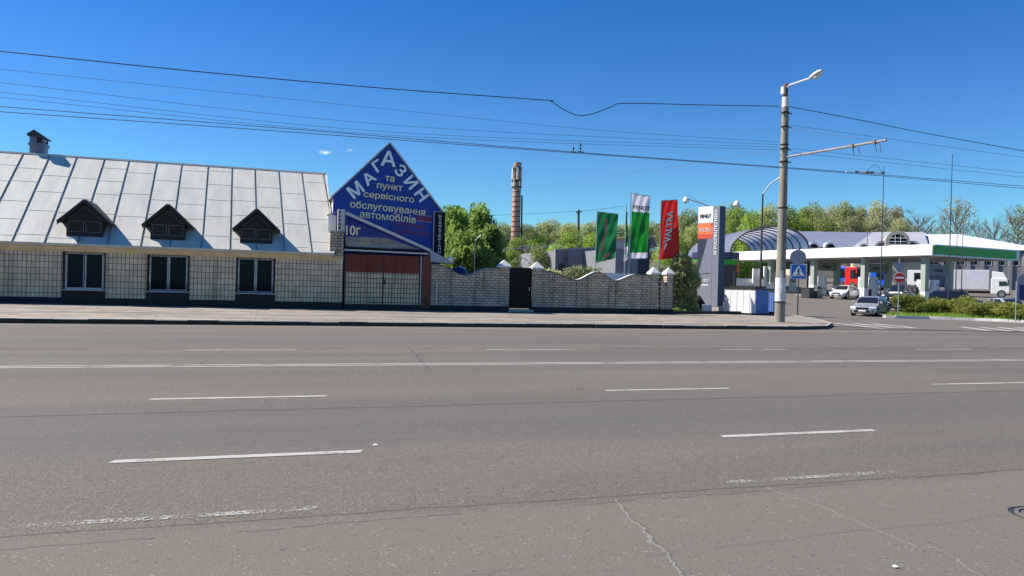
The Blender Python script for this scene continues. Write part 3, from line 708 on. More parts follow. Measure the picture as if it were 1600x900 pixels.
def rp(b):
    u = Vector((math.cos(R(-3.3)), 0, math.sin(R(-3.3)))); w = Vector((-u.z, 0, u.x))
    for (py, h, mi, lift) in ((341.5, 9, 0, .006), (336.8, 1.1, 1, .009), (346.2, 1.1, 1, .009), (341.5, 2.2, 2, .009)):
        c = onG(663, py); b.obox(c - u * 12 * S - w * h * S / 2 + Vector((0, -lift, 0)), u * 24.5 * S, w * h * S, (0, .004, 0), mi)
part('red_panel', ['redpanel', 'letgrey', 'letred'], gab, rp)
def smudge(b, px, py, wpx, hpx, rot, seed, n):     # illegible faded print: irregular strokes on a line
    r2 = random.Random(seed); u = Vector((math.cos(R(rot)), 0, math.sin(R(rot)))); w = Vector((-u.z, 0, u.x)); c = onG(px, py)
    for k in range(n):
        x = (k / n - .5) * wpx * S; ww = wpx * S / n * r2.uniform(.25, .5); hh = hpx * S * r2.uniform(.7, 1)
        b.obox(c + u * x - w * hh / 2 + Vector((0, -.009, 0)), u * ww, w * hh, (0, .004, 0))
        if r2.random() < .7: b.obox(c + u * x + w * (r2.choice((-.5, .3, 0)) * hh) + Vector((0, -.010, 0)), u * wpx * S / n * .8, w * hh * .22, (0, .003, 0))
part('faded_print', 'letred', gab, lambda b: (smudge(b, 643, 353, 52, 7.5, -3.3, 1, 11), smudge(b, 643, 363.5, 54, 8, -3.3, 2, 10)))

vs_ = thing('vertical_sign', 'black vertical sign with white stacked letters on the blue gable corner', 'sign', (9.2, GY - .3, 3.5))
vt, vb = at(679, 331, GY - .2), at(692, 332, GY - .2)
def vsb(b):
    b.box((vt.x, GY - .2, 3.0), (vt.x + .62, GY - .05, vt.z)); b.box((vt.x - .04, GY - .22, 3.0), (vt.x, GY - .05, vt.z + .03), 1); b.box((vt.x, GY - .22, vt.z), (vt.x + .62, GY - .05, vt.z + .03), 1)
part('board', ['black', 'steel'], vs_, vsb)
for k, ch in enumerate('БУДМАТЕРІАЛИ'):
    c = at(686.0 - .15 * k, 337.5 + 5.15 * k, GY - .2)
    lettering(ch, (vt.x + .32, GY - .2, c.z), X, Z, .07 if ch == 'І' else .155, .13, 'letwhite', vs_, bold=.012)

# ------------------------------------------------------------------ lean-to over the gate, gate, corner pier
lt = thing('gate_canopy', 'lean-to roof sloping over the brown gate with a faded banner in its triangle', 'gate canopy', (6, WY, 2.9))
a0, a1, a2 = at(540, 333, WY), at(672, 392, WY), at(708, 411, WY)
def verge(b):
    e = a1 - a0; e.y = 0; n = Vector((-e.z, 0, e.x)).normalized()
    b.obox(a0 + Vector((0, -.1, -.06)), e, (0, .12, 0), n * .14)
    b.add([a0 + Vector((0, .02, .05)), a1 + Vector((0, .02, .05)), a1 + Vector((0, 1.5, .1)), a0 + Vector((0, 1.5, .1))], [(0, 1, 2, 3)])
    b.prism([a1 + Vector((-.05, -.1, .05)), a2 + Vector((0, -.1, .06)), a2 + Vector((0, -.1, -.04)), at(673, 409, WY) + Vector((0, -.1, 0))], (0, 1.6, 0), 1)
part('roof', ['roofmetal', 'zinc'], lt, verge)
tb = at(538, 388, WY)
def tri(b):
    p = [at(540, 340, WY), at(664, 391, WY), at(540, 387, WY)]; b.prism([v + Vector((0, .03, 0)) for v in p], (0, .06, 0))
part('banner_triangle', 'bluedark', lt, tri)
def bandf(b):
    p = [at(540, 369.5, WY), at(604, 371.5, WY), at(655, 389.5, WY), at(540, 385.5, WY)]; b.prism([v + Vector((0, .015, 0)) for v in p], (0, .01, 0))
    q = [at(563, 370.5, WY), at(577, 371, WY), at(577, 385, WY), at(563, 385, WY)]; b.prism([v + Vector((0, .010, 0)) for v in q], (0, .004, 0), 1)
part('banner_band', ['banner', 'yellow'], lt, bandf)
lettering('10г', at(552, 360, WY) + Vector((0, .03, 0)), X, Z, .72, .5, 'letyel', lt, bold=.03)
part('banner_print', 'letgrey', lt, lambda b: [b.box((at(546 + 5.2 * k, 378, WY).x, WY - .0, 3.3 - .006 * k + .02 * (k % 3)), (at(546 + 5.2 * k + 3.4, 378, WY).x, WY + .012, 3.56 - .006 * k - .03 * (k % 2))) for k in range(13)])
def beam(b):
    l, r = at(538, 387.5, WY), at(668, 394, WY); e = r - l; e.y = 0
    b.obox(l + Vector((0, -.08, -.02)), e, (0, .2, 0), (0, 0, .1)); b.obox(l + Vector((0, -.11, -.13)), e, (0, .1, 0), (0, 0, .075), 1)
part('lintel', ['black', 'roofmetal'], lt, beam)
part('wall_lamp', 'white', lt, lambda b: (b.lathe([(.03, 0), (.13, .05), (.15, .16), (.1, .26), (.03, .28)], 12, tuple(at(704, 409, WY - .1))), b.tube([at(704, 402, WY - .1), at(704, 398, WY + .2)], .03, 5)))

gt = thing('yard_gate', 'double leaf metal gate, brown above and off-white tiled below', 'gate', (6, WY, .3))
gl, gm, gr_ = at(538, 440, WY).x, at(598.5, 440, WY).x, at(656.5, 440, WY).x
for x0, x1 in ((gl + .02, gm - .02), (gm + .02, gr_ - .03)):
    lf = part('gate_leaf', ['gatewhite', 'gatered'], gt, lambda b: (b.box((x0, WY + .02, .46), (x1, WY + .09, 2.10)), b.box((x0, WY + .02, 2.10), (x1, WY + .09, 3.02), 1)))
    part('leaf_frame', 'dark', lf, lambda b: (b.box((x0, WY, .40), (x1, WY + .08, .459)), b.box((x0 - .015, WY, .46), (x0 + .02, WY + .08, 3.02)), b.box((x1 - .02, WY, .46), (x1 + .015, WY + .08, 3.02))))
part('gate_pipe', 'steel', gt, lambda b: b.tube([(gr_ + .02, WY - .05, .45), (gr_ + .02, WY - .05, 3.05)], .03, 8))
part('gate_handle', 'black', gt, lambda b: b.box((gm + .06, WY - .05, 1.5), (gm + .1, WY + .02, 1.75)))
part('side_post', 'brown', gt, lambda b: b.box((gr_ + .08, WY - .03, .30), (8.56, WY + .3, 3.05)))
part('threshold', 'plinth', gt, lambda b: b.box((gl, WY - .02, .0), (8.56, WY + .35, .39)))

pr = thing('brick_pier', 'pale brick pier between shop wall and brown gate', 'pier', (3.6, WY, 2.8))
part('shaft', 'brick', pr, lambda b: (b.box((3.23, WY - .16, 3.06), (3.92, WY + .4, 4.13)), b.prism([(3.35, WY - .12, 2.845), (3.92, WY - .12, 2.845), (3.92, WY - .12, 3.059), (3.6, WY - .12, 3.059)], (0, .4, 0))))
part('cap', 'concrete', pr, lambda b: b.box((3.19, WY - .2, 4.13), (3.94, WY + .44, 4.18)))
lb = thing('light_box_sign', 'small white upright light box sign standing on the brick pier', 'sign', (3.8, WY, 4.18))
part('box', 'pvc', lb, lambda b: b.box((3.6, WY - .1, 4.185), (3.96, WY + .16, 5.3)), bevel=.015)
for k in range(5): part('dark_print', 'dark', lb, lambda b: b.box((3.63, WY - .106, 4.28 + .2 * k), (3.74, WY - .101, 4.40 + .2 * k)))
br = thing('siding_panel', 'white siding panel wedged between roof end and light box', 'panel', (3.4, WY + .6, 4.2))
part('sheet', 'white', br, lambda b: [b.prism([(3.18, WY + .62 + .012 * (k % 2), 4.15 + .15 * k), (3.58, WY + .62 + .012 * (k % 2), 4.15 + .15 * k), (3.58, WY + .62, 4.288 + .15 * k), (3.18, WY + .62, 4.288 + .15 * k)], (0, .04, 0)) for k in range(6)])
part('top_rail', 'zinc', br, lambda b: b.prism([(3.1, WY + .58, 4.98), (3.6, WY + .58, 5.18), (3.6, WY + .58, 5.25), (3.1, WY + .58, 5.05)], (0, .1, 0)))

# ------------------------------------------------------------------ brick garden fence with wavy top
def wave_wall(th, x0, x1, tops, y0=WY, thick=.25, mats=('brick', 'plinth', 'capwhite')):
    """tops: list of (x, z); wall drawn as strips under that line"""
    def zt(x):
        for (xa, za), (xb, zb) in zip(tops[:-1], tops[1:]):
            if xa <= x <= xb + 1e-6:
                t = (x - xa) / (xb - xa); t = t * t * (3 - 2 * t); return za + (zb - za) * t
        return tops[-1][1]
    n = max(8, int((x1 - x0) / .12)); xs = [x0 + (x1 - x0) * i / n for i in range(n + 1)]
    part('brickwork', mats[0], th, lambda b: b.prism([(x0, y0, .45), (x1, y0, .45)] + [(x, y0, zt(x)) for x in reversed(xs)], (0, thick, 0)))
    part('plinth', mats[1], th, lambda b: b.box((x0, y0 - .05, 0.05), (x1, y0 + thick + .02, .46)))
    def cop(b):
        top = [(x, zt(x)) for x in xs]
        poly = [(x, y0 - .03, z + .002) for x, z in top] + [(x, y0 - .03, z + .05) for x, z in reversed(top)]
        for i in range(len(xs) - 1):
            (xa, za), (xb, zb) = top[i], top[i + 1]
            b.prism([(xa, y0 - .035, za + .002), (xb, y0 - .035, zb + .002), (xb, y0 - .035, zb + .03), (xa, y0 - .035, za + .03)], (0, .1, 0), 1)
            b.prism([(xa, y0 + .066, za + .002), (xb, y0 + .066, zb + .002), (xb, y0 + .066, zb + .05), (xa, y0 + .066, za + .05)], (0, thick - .01, 0), 0)
    part('coping', [mats[2], 'dark'], th, cop)
f1 = thing('brick_fence', 'pale brick fence section with one deep dip, between brown gate and black door', 'fence', (10.5, WY, .15))
wave_wall(f1, 8.58, 12.42, [(8.58, 2.62), (9.0, 2.60), (10.45, 2.07), (11.75, 2.50), (12.42, 2.52)])
part('downpipe', 'steel', f1, lambda b: b.tube([(8.86, WY - .08, .5), (8.86, WY - .08, 1.7)], .045, 8))
f2 = thing('brick_fence', 'long pale brick fence with three waves, right of the black door', 'fence', (18.5, WY, .15))
wave_wall(f2, 14.86, 22.0, [(14.86, 2.47), (15.2, 2.46), (16.9, 1.99), (18.3, 2.50), (19.4, 2.03), (20.7, 2.42), (22.0, 2.38)])
for x, z in ((16.95, 1.95), (19.42, 2.0)): part('wall_joint', 'dark', f2, lambda b: b.box((x, WY - .006, .47), (x + .03, WY + .01, z)))
f3 = thing('brick_fence', 'short brick fence piece turning the corner beside the leafy shrub', 'fence', (22.8, WY, .15))
wave_wall(f3, 22.36, 22.98, [(22.36, 2.3), (22.67, 1.85), (22.98, 2.45)])
def pier(x0, x1, ztop, label, white=True):
    t = thing('fence_pier', label, 'pier', ((x0 + x1) / 2, WY, .15), group='brick piers of the fence')
    part('shaft', 'brick', t, lambda b: b.box((x0, WY - .06, .45), (x1, WY + .36, ztop)))
    part('plinth', 'plinth', t, lambda b: b.box((x0 - .03, WY - .09, .05), (x1 + .03, WY + .39, .46)))
    cx = (x0 + x1) / 2; w = (x1 - x0) / 2 + .09; y0, y1 = WY - .15, WY + .45
    def cp(b):
        b.box((cx - w, y0, ztop), (cx + w, y1, ztop + .09))
        b.add([(cx - w, y0, ztop + .09), (cx + w, y0, ztop + .09), (cx + w, y1, ztop + .09), (cx - w, y1, ztop + .09), (cx, WY + .15, ztop + .44)], [(0, 1, 4), (1, 2, 4), (2, 3, 4), (3, 0, 4)])
    part('cap', 'capwhite', t, cp)
pier(12.42, 12.94, 2.60, 'brick pier with white pyramid cap just left of black door')
pier(14.33, 14.86, 2.56, 'brick pier with white pyramid cap just right of black door')
pier(21.72, 22.14, 2.50, 'capped brick pier ending the long wavy fence, left of a gap')
pier(22.72, 23.12, 2.50, 'capped brick pier at the fence corner nearest the leafy shrub')
dr = thing('garden_door', 'solid black metal door in the brick fence between two capped piers', 'door', (13.6, WY, .3))
part('leaf', 'black', dr, lambda b: b.box((12.96, WY + .05, .36), (14.31, WY + .1, 2.62)))
part('step', 'concrete', dr, lambda b: b.box((12.9, WY - .15, .1), (14.4, WY + .4, .3)))
part('door_handle', 'steel', dr, lambda b: b.box((14.12, WY + .0, 1.35), (14.17, WY + .06, 1.55)))
dome = thing('door_arch', 'thin metal scroll arch above the black garden door', 'arch', (13.6, WY + .1, 2.6))
def archf(b):
    for k in range(7):
        a = math.pi * k / 6; b.tube([(13.63, WY + .1, 2.62), (13.63 + .6 * math.cos(a), WY + .1, 2.62 + .55 * math.sin(a))], .012, 4)
    b.tube([(13.63 + .6 * math.cos(math.pi * k / 12), WY + .1, 2.62 + .55 * math.sin(math.pi * k / 12)) for k in range(13)], .018, 5)
part('scrollwork', 'iron', dome, archf)
tank = thing('blue_tank', 'rounded blue and white tank top behind the fence dip', 'tank', tuple(at(717, 440, 43.2)))
tank.location.z = .2; tc_ = at(716, 418, 43.2)
part('shell', 'navy', tank, lambda b: b.lathe([(.55, 0), (.58, tc_.z - .65), (.5, tc_.z - .4), (.3, tc_.z - .22), (.02, tc_.z - .18)], 20, (tc_.x, 43.2, .2)), smooth=True)
part('rim_band', 'capwhite', tank, lambda b: b.tube([(tc_.x + .5 * math.cos(a), 43.2, tc_.z - .35 + .42 * math.sin(a)) for a in [math.pi * k / 10 - .1 for k in range(6)]], .05, 6))

# ------------------------------------------------------------------ overhead line pole
pl = thing('concrete_lamp_pole', 'tall concrete street pole with one lamp, notices and a bracket arm', 'lamp pole', (24.57, 32.3, .15))
PT = Vector((24.57, 32.3, 0))
part('shaft', 'poleconc', pl, lambda b: b.tube([PT + Z * .1, PT + Z * 10.85], [.255, .165], 20), smooth=True)
part('top_tube', 'rust', pl, lambda b: (b.tube([PT + Z * 10.85, PT + Z * 11.95], .12, 12), b.tube([PT + Z * 10.86, PT + Z * 11.4], .172, 12, 1)), ) if False else \
    part('top_tube', ['rust', 'capwhite'], pl, lambda b: (b.tube([PT + Z * 10.85, PT + Z * 12.0], .11, 12), b.tube([PT + Z * 10.86, PT + Z * 11.35], .168, 12, 1), b.box((PT.x - .22, PT.y - .1, 11.5), (PT.x - .1, PT.y + .1, 11.85), 1)))
part('notices', 'paper', pl, lambda b: b.tube([PT + Z * 1.18, PT + Z * 2.35], [.262, .253], 24))
for x0, z0, w_, h_ in ((-.2, 2.36, .16, .36), (-.12, 1.75, .2, .28), (.02, 1.3, .14, .22), (-.2, 1.3, .16, .3)): part('notice_patch', 'whited', pl, lambda b: b.obox((PT.x + x0, PT.y - .272 + abs(x0 + .05) * .12, z0), (w_, .0, 0), (0, .01, 0), (0, 0, h_)))
for z, r in ((1.12, .265), (5.8, .225), (8.1, .212), (8.75, .208), (9.85, .195), (10.55, .2), (8.95, .2)): part('strap', 'black', pl, lambda b: b.tube([PT + Z * z, PT + Z * (z + .06)], r, 14))
for z in (8.75, 9.85, 10.55, 8.12): part('clamp', 'iron', pl, lambda b: b.tube([PT + Vector((-.32, -.06, z)), PT + Vector((.36, -.06, z))], .035, 6))
le_ = atD(1266, 122, 37); lh = atD(1287, 109, 36.6)
part('lamp_arm', 'whited', pl, lambda b: b.tube([PT + Z * 11.75, PT + Z * 11.9 + (le_ - PT - Z * 11.9) * .15, le_], .045, 8))
def lampf(b):
    d = (lh - le_); d.normalize(); s = d.cross(Z).normalized(); n = s.cross(d); o = le_ - d * .05; L = (lh - le_).length
    prof = [(0, .07, .05), (.15, .13, .1), (.45, .19, .13), (.75, .19, .12), (.95, .12, .08), (1.0, .03, .03)]
    rings = []
    for t, w, h in prof: rings.append([o + d * L * t + s * w * math.cos(a) + n * h * math.sin(a) for a in [2 * math.pi * k / 12 for k in range(12)]])
    vs = sum(rings, []); fs = [(i * 12 + k, i * 12 + (k + 1) % 12, (i + 1) * 12 + (k + 1) % 12, (i + 1) * 12 + k) for i in range(5) for k in range(12)] + [tuple(range(12)), tuple(range(60, 72))]
    b.add(vs, fs)
    b.prism([o + d * L * .3 - n * .13 + s * .14, o + d * L * .9 - n * .10 + s * .12, o + d * L * .9 - n * .10 - s * .12, o + d * L * .3 - n * .13 - s * .14], -n * .03, 1)
lampo = part('lamp_head', ['whited', 'lamp'], pl, lampf, smooth=True)
ar0, ar1 = PT + Z * 8.35, Vector((25.8, 26.97, 8.42))
ar1 = atD(1385, 219, 33.2)
part('bracket_arm', 'arm', pl, lambda b: b.tube([ar0, ar1], .055, 8))
def arw(b):
    d = ar1 - ar0
    for t in (.70, .75, .90, .94):
        p = ar0 + d * t; b.tube([p + Z * .08, p - Z * .08 + X * .02, p - Z * (.42 + .06 * (t > .9)) + X * .12], .016, 5)
    for t in (.7, .9): p = ar0 + d * t; b.obox(p + Vector((-.08, -.08, -.08)), (.16, 0, 0), (0, .16, 0), (0, 0, .16))
part('hanger', 'iron', pl, arw)
part('tie_wire', 'wirethin', pl, lambda b: b.tube([PT + Z * 9.85, ar0 + (ar1 - ar0) * .93], .012, 4))
part('tie_rod', 'steel', pl, lambda b: b.tube([PT + Vector((-.2, 0, 7.0)), PT + Vector((-.95, -.1, 6.35))], .03, 6)) if False else None

# cables
def wire(name, label, pts, r=.016, m='wire', sag=0.0, group=None, cat='cable'):
    P = [Vector(p) for p in pts]
    if len(P) == 2:
        a, c = P; P = [a + (c - a) * t + Vector((0, 0, -4 * sag * t * (1 - t))) for t in [i / 24 for i in range(25)]]
    loc = P[0].copy(); b = MB(); b.tube([p - loc for p in P], r, 5)
    o = b.build(name, m, None); o.location = loc; return props(o, label, cat, group)
def px_wire(name, label, pts, r=.016, m='wire', sag=0.0, group=None, ext=True, cat='cable'):
    """pts: (px, py, Y) way-points; ext: carry the line on past the picture edge"""
    P = [at(*p) for p in pts]
    if ext: P = [P[0] + (P[0] - P[1]).normalized() * 12] + P if pts[0][0] <= 2 else P
    if pts[-1][0] >= 1598: P = P + [P[-1] + (P[-1] - P[-2]).normalized() * 14]
    if len(P) == 2: return wire(name, label, P, r, m, sag, group, cat)
    Q = []
    for i in range(len(P) - 1):
        p0, p1, p2, p3 = P[max(i - 1, 0)], P[i], P[i + 1], P[min(i + 2, len(P) - 1)]
        for k in range(8):
            t = k / 8; Q.append(.5 * ((2 * p1) + (p2 - p0) * t + (2 * p0 - 5 * p1 + 4 * p2 - p3) * t * t + (3 * p1 - p0 - 3 * p2 + p3) * t ** 3))
    Q.append(P[-1]); return wire(name, label, Q, r, m, 0, group, cat)
PY = 32.3
px_wire('overhead_cable', 'topmost thick dark cable with a slack loop, left of the concrete pole', [(0, 80, PY), (300, 111, PY), (600, 138, PY), (845, 156, PY), (860, 158, PY), (882, 172, PY), (903, 180, PY), (925, 178, PY), (955, 167, PY), (978, 161.5, PY), (1100, 164, PY), (1218, 166, PY)], .021)
px_wire('overhead_cable', 'thick dark cable falling from pole top to the right edge', [(1230, 166, PY), (1330, 185, PY), (1440, 207, PY), (1600, 236, PY)], .02)
px_wire('overhead_wire', 'highest thin grey wire below the thick cable, ending at the concrete pole', [(0, 108, PY), (300, 139, PY), (620, 172, PY), (930, 203, PY), (1216, 222, PY)], .008, 'wirethin')
for k, (y0, y1, y2) in enumerate(((129, 196, 226), (144, 207, 230), (152, 212, 234))):
    px_wire('overhead_wire', 'thin grey wire in the middle band between thick cable and contact wires', [(0, y0, PY - .2 * k), (620, y1, PY - .2 * k), (1216, y2, PY - .1 * k)], .0085, 'wirethin', group='three thin wires ending at the concrete pole')
for k, (y0, y1, y2, y3, yy) in enumerate(((166.5, 213, 267, 291, 21.6), (174.5, 217, 268.5, 294.5, 21.0))):
    px_wire('contact_wire', ('upper' if k == 0 else 'lower') + ' trolleybus contact wire of the lowest pair over the road', [(0, y0, yy), (450, y1 - 12 + k, yy), (890, 237 + k * 1.5, yy), (1300, y2, yy), (1600, y3, yy)], .0105, 'wirethin', group='trolleybus contact wires')
for k, (p0, p1) in enumerate((((1238, 196, PY), (1600, 246, PY)), ((1238, 232, PY), (1600, 270, PY)), ((1238, 238, PY), (1600, 277, PY)))):
    px_wire('overhead_wire', ('thin wire leaving the pole at its upper clamp, running right', 'thin wire leaving the pole at bracket height, upper of the two', 'thin wire leaving the pole at bracket height, lower of the two')[k], [p0, p1], .010, 'wirethin', ext=False)
px_wire('overhead_wire', 'faint wire from the pole slanting down left towards the brick chimney', [(1214, 236, PY), (980, 270, 60), (720, 308, 110)], .009, 'wirethin', ext=False)
px_wire('overhead_wire', 'second faint slanting wire left of the pole, just under the first', [(1214, 233, PY), (1010, 268, 60), (800, 312, 110)], .008, 'wirethin', ext=False)
px_wire('overhead_wire', 'faint wire crossing above the dark utility pole behind the fence', [(760, 337, 95), (905, 330, 95), (975, 322, 95)], .022, 'wirethin', ext=False)
hgp = [(896, 224, 237), (907, 221, 237)]
for k, (px, y0, y1) in enumerate(hgp):
    t = thing('wire_insulator', ('shorter' if k == 0 else 'taller') + ' dark insulator standing on the contact wires over the road', 'insulator', tuple(at(px, y1, 21.3)), group='insulators on the contact wires')
    a, c = at(px, y1, 21.3), at(px, y0, 21.3)
    part('stem', 'iron', t, lambda b: b.tube([a, c], .012, 5)); part('shoe', 'iron', t, lambda b: b.tube([a + Vector((-.09, 0, 0)), a + Vector((.09, 0, -.01))], .02, 5))
    part('bead', 'black', t, lambda b: [b.lathe([(.01, 0), (.03, .02), (.03, .05), (.01, .07)], 8, tuple(a + Z * z)) for z in ((.06, .16) if k else (.06,))])
si = thing('section_insulator', 'white section insulator with bypass loop on the right contact wires', 'insulator', tuple(at(1358, 269, 21.3)))
q0, q1 = at(1322, 268, 21.3), at(1380, 270, 21.3); dq = q1 - q0
part('rod', 'ceramic', si, lambda b: (b.tube([q0 + dq * .25, q0 + dq * .95], .022, 8), b.tube([q0, q0 + dq * .1], .02, 6)))
part('clamp', 'iron', si, lambda b: [b.tube([q0 + dq * t, q0 + dq * (t + .1)], .04, 6) for t in (.22, .52, .64, .93)])
part('bypass_loop', 'wire', si, lambda b: b.tube([q0 + dq * (.55 + .43 * t) + Z * (.26 * math.sin(math.pi * t)) for t in [k / 12 for k in range(13)]], .008, 4))

# ------------------------------------------------------------------ flags
def flag(label, pole_px, corners, Y, painter, bar=True, seed=0, amp=.10, name='banner_flag'):
    (pxt, pyt), (pxb, pyb) = pole_px
    top, bot = at(pxt, pyt, Y), at(pxb, pyb, Y); foot = Vector((top.x, Y, .05))
    t = thing(name, label, 'flag', tuple(foot), group='tall banner flags behind the fence')
    part('pole', 'steel', t, lambda b: b.tube([foot, Vector((top.x, Y, top.z))], .035, 8))
    c = [at(px, py, Y) for px, py in corners]      # tl, tr, br, bl
    if bar: part('top_bar', 'steel', t, lambda b: b.tube([c[0] + Z * .02, c[1] + Z * .02], .02, 6))
    r2 = random.Random(seed); ph = r2.random() * 6
    def F(u, v, lift=0.0):
        p = (c[0] * (1 - u) + c[1] * u) * (1 - v) + (c[3] * (1 - u) + c[2] * u) * v
        k = min(1, v * 2.2) * amp * (.25 + .75 * u)
        d = k * (math.sin(5.2 * u + 7 * v + ph) + .5 * math.sin(11 * u - 9 * v + ph * 2) + .35 * math.sin(3 * u + 19 * v + ph))
        d += .05 * math.sin(16 * u + 12 * v) * .5
        return p + Vector((.25 * d, d - lift, -.3 * abs(d) * v))
    painter(t, F); return t
def cloth(t, F, bands):
    def fn(b):
        for i, (v0, v1, mi) in enumerate(bands): b.grid(lambda u, v: F(u, v0 + (v1 - v0) * v), 24, max(6, int(44 * (v1 - v0))), mi)
    return fn
def fl1(t, F):
    part('cloth', ['flaggreen'], t, cloth(t, F, [(0, 1, 0)]), smooth=True)
    def strokes(b):
        r2 = random.Random(4)
        for k in range(13):
            v0 = .12 + k * .048
            b.grid(lambda u, v: F(.36 + .14 * u - .012 * k * (k > 7), v0 + .036 * v, .012), 4, 2)
        b.grid(lambda u, v: F(.30 + .16 * u - .14, .745 + .06 * v, .012), 4, 3); b.grid(lambda u, v: F(.46 + .3 * u - .1 * v, .85 + .09 * v, .012), 5, 3)
    part('faded_print', 'redfade', t, strokes)
flag('dark green banner flag with faded red upright print', ((933, 329), (928, 412)), [(934, 331), (966, 335), (961, 403), (930, 411)], 45, fl1, seed=2)
def fl2(t, F):
    part('cloth', ['flagwhite', 'flaggreen2'], t, cloth(t, F, [(0, .27, 0), (.27, .91, 1), (.91, 1.0, 0)]), smooth=True)
    lettering('FENDT', None, None, None, 1, 1, 'black', t, bold=.01, mapf=lambda a, c: F(.53 + a * .88, .20 - c * .06, .015))
flag('tallest banner flag, white top with dark lettering over bright green', ((986, 299), (980, 432)), [(988, 303), (1016, 307), (1012, 403), (984, 404)], 44.6, fl2, seed=5, amp=.07)
def fl4(t, F): part('cloth', ['flaggreen2', 'flagwhite'], t, cloth(t, F, [(0, .72, 0), (.72, 1, 1)]), smooth=True)
flag('narrow furled green and white flag seen edge on beside the tallest flag', ((978.5, 321), (974, 432)), [(978, 330), (980.5, 331), (981, 405), (975, 408)], 45.4, fl4, bar=False, seed=3, amp=.16)
def fl3(t, F):
    part('cloth', ['flagred'], t, cloth(t, F, [(0, 1, 0)]), smooth=True)
    def mp(a, c): return F(.60 - c * .34 - .16 * (.5 - a) - .05, .45 - a * .52, .022)
    def mp2(a, c): return F(.60 - c * .34 - .16 * (.5 - a) + .01, .456 - a * .52, -.012)
    lettering('VALTRA', None, None, None, 1, 1, 'dark', t, mapf=mp2, bold=.012, name='lettering_shadow')
    lettering('VALTRA', None, None, None, 1, 1, 'letwhite', t, mapf=mp, bold=.012)
    part('swoosh', 'letwhite', t, lambda b: b.grid(lambda u, v: F(.36 - .13 * v + (u - .5) * .14 * (1 - v), .73 + .13 * v, .014), 3, 6))
flag('red banner flag with white upright lettering above the leafy shrub', ((1033, 313), (1029, 420)), [(1033, 314), (1058.5, 312.5), (1062, 402), (1029, 406)], 43.6, fl3, seed=8, amp=.06)

# ------------------------------------------------------------------ advertising pylon
PD = 53.0
pb = atD(1121, 470, PD); e1 = Vector((.37, -.93, 0)).normalized(); n1 = Vector((e1.y, -e1.x, 0)); PWd, PTh, PH = 1.78, .68, 7.50
py = thing('advertising_pylon', 'tall grey advertising pylon with white and orange panels on top', 'sign', (pb.x, pb.y, .15))
c0 = Vector((pb.x, pb.y, .55)); A0 = c0 - e1 * PWd           # far-left foot of the face
HT = PH - .55
part('body', 'pylside', py, lambda b: b.obox(A0, e1 * PWd, -n1 * PTh, Z * HT))
def panel(name, m, u0, u1, z0, z1, lift=.01):
    return part(name, m, py, lambda b: b.obox(A0 + e1 * PWd * u0 + Z * HT * z0 + n1 * .001, e1 * PWd * (u1 - u0), Z * HT * (z1 - z0), n1 * lift))
panel('face_panel', 'pylgrey', 0, .70, 0, .675); panel('white_panel', 'white', 0, .70, .836, 1); panel('orange_panel', 'orange', 0, .70, .72, .834); panel('red_panel', 'orangered', 0, .70, .677, .718)
panel('lettering_strip', 'pylgrey', .71, 1.0, 0, 1.0)
def facet(b):
    P = lambda u, z: A0 + e1 * PWd * u + Z * HT * z + n1 * .013
    b.prism([P(0, .30), P(.02, .28), P(.46, .674), P(0, .674)], n1 * .004); b.prism([P(.12, .318), P(.60, .322), P(.60, .332), P(.3, .326)], n1 * .004)
part('dark_facet', 'pyldark', py, facet)
def pc(u, z, l=.012): return A0 + e1 * PWd * u + Z * HT * z + n1 * l
lettering('FENDT', pc(.35, .905), e1, Z, .90, .24, 'black', py, bold=.006, lift=.004)
lettering('VALTRA', pc(.34, .765), e1, Z, .92, .26, 'letwhite', py, bold=.008, lift=.004)
lettering('AGCO', pc(.42, .255), e1, Z, .58, .16, 'letwhite', py, bold=.02, lift=.004)
part('logo_mark', 'agcored', py, lambda b: b.prism([pc(.08, .24), pc(.14, .24), pc(.2, .285), pc(.06, .29)], n1 * .004))
part('small_print', 'letwhite', py, lambda b: b.obox(pc(.1, .205), e1 * .8, Z * .07, n1 * .003))
lettering('АГРОСПЕЦТЕХНІКА', pc(.855, .735), Z, -e1, 3.15, .30, 'letwhite', py, bold=.03, lift=.004)
part('red_dot', 'agcored', py, lambda b: b.obox(pc(.6, .80, .014), e1 * .14, Z * .2, n1 * .004))
def plamp(px0, py0, px1, py1, D0, D1):
    a, c = atD(px0, py0, D0), atD(px1, py1, D1)
    l = part('floodlight_arm', 'steel', py, lambda b: b.tube([a, c], .03, 6))
    part('floodlight', 'ceramic', l, lambda b: b.lathe([(.05, .3), (.12, .25), (.2, .1), (.2, 0), (.1, -.1), (.02, -.14)], 14, tuple(c - Z * .2)), smooth=True)
    return l
plamp(1108, 322, 1072, 310, PD, 48.5); plamp(1124, 322, 1151, 316, PD, 49.5)
part('floodlight_stay', 'steel', py, lambda b: b.tube([atD(1105, 323, PD), atD(1072, 310, 48.5) + Z * .25], .015, 5))
part('pedestal', 'concrete', py, lambda b: b.obox(A0 - e1 * .25 + n1 * .2 + Vector((0, 0, -.55)), e1 * (PWd + .5), -n1 * (PTh + 1.5), Z * .52))
cone = thing('cone_post', 'small dark post with pointed black top before the pylon base', 'post', tuple(Vector((at(1094, 486, 44.0).x, 44.0, .15))))
part('stake', 'black', cone, lambda b: b.box((cone.location.x - .1, 43.95, .1), (cone.location.x + .1, 44.05, .75)))
part('pointed_top', 'black', cone, lambda b: b.prism([(cone.location.x - .38, 43.95, .72), (cone.location.x + .38, 43.95, .72), (cone.location.x, 43.95, 1.18)], (0, .1, 0)))
wp = thing('white_sign_board', 'low white board leaning against the grey pylon base', 'board', tuple(Vector((at(1101, 486, 44.4).x, 44.4, .15))))
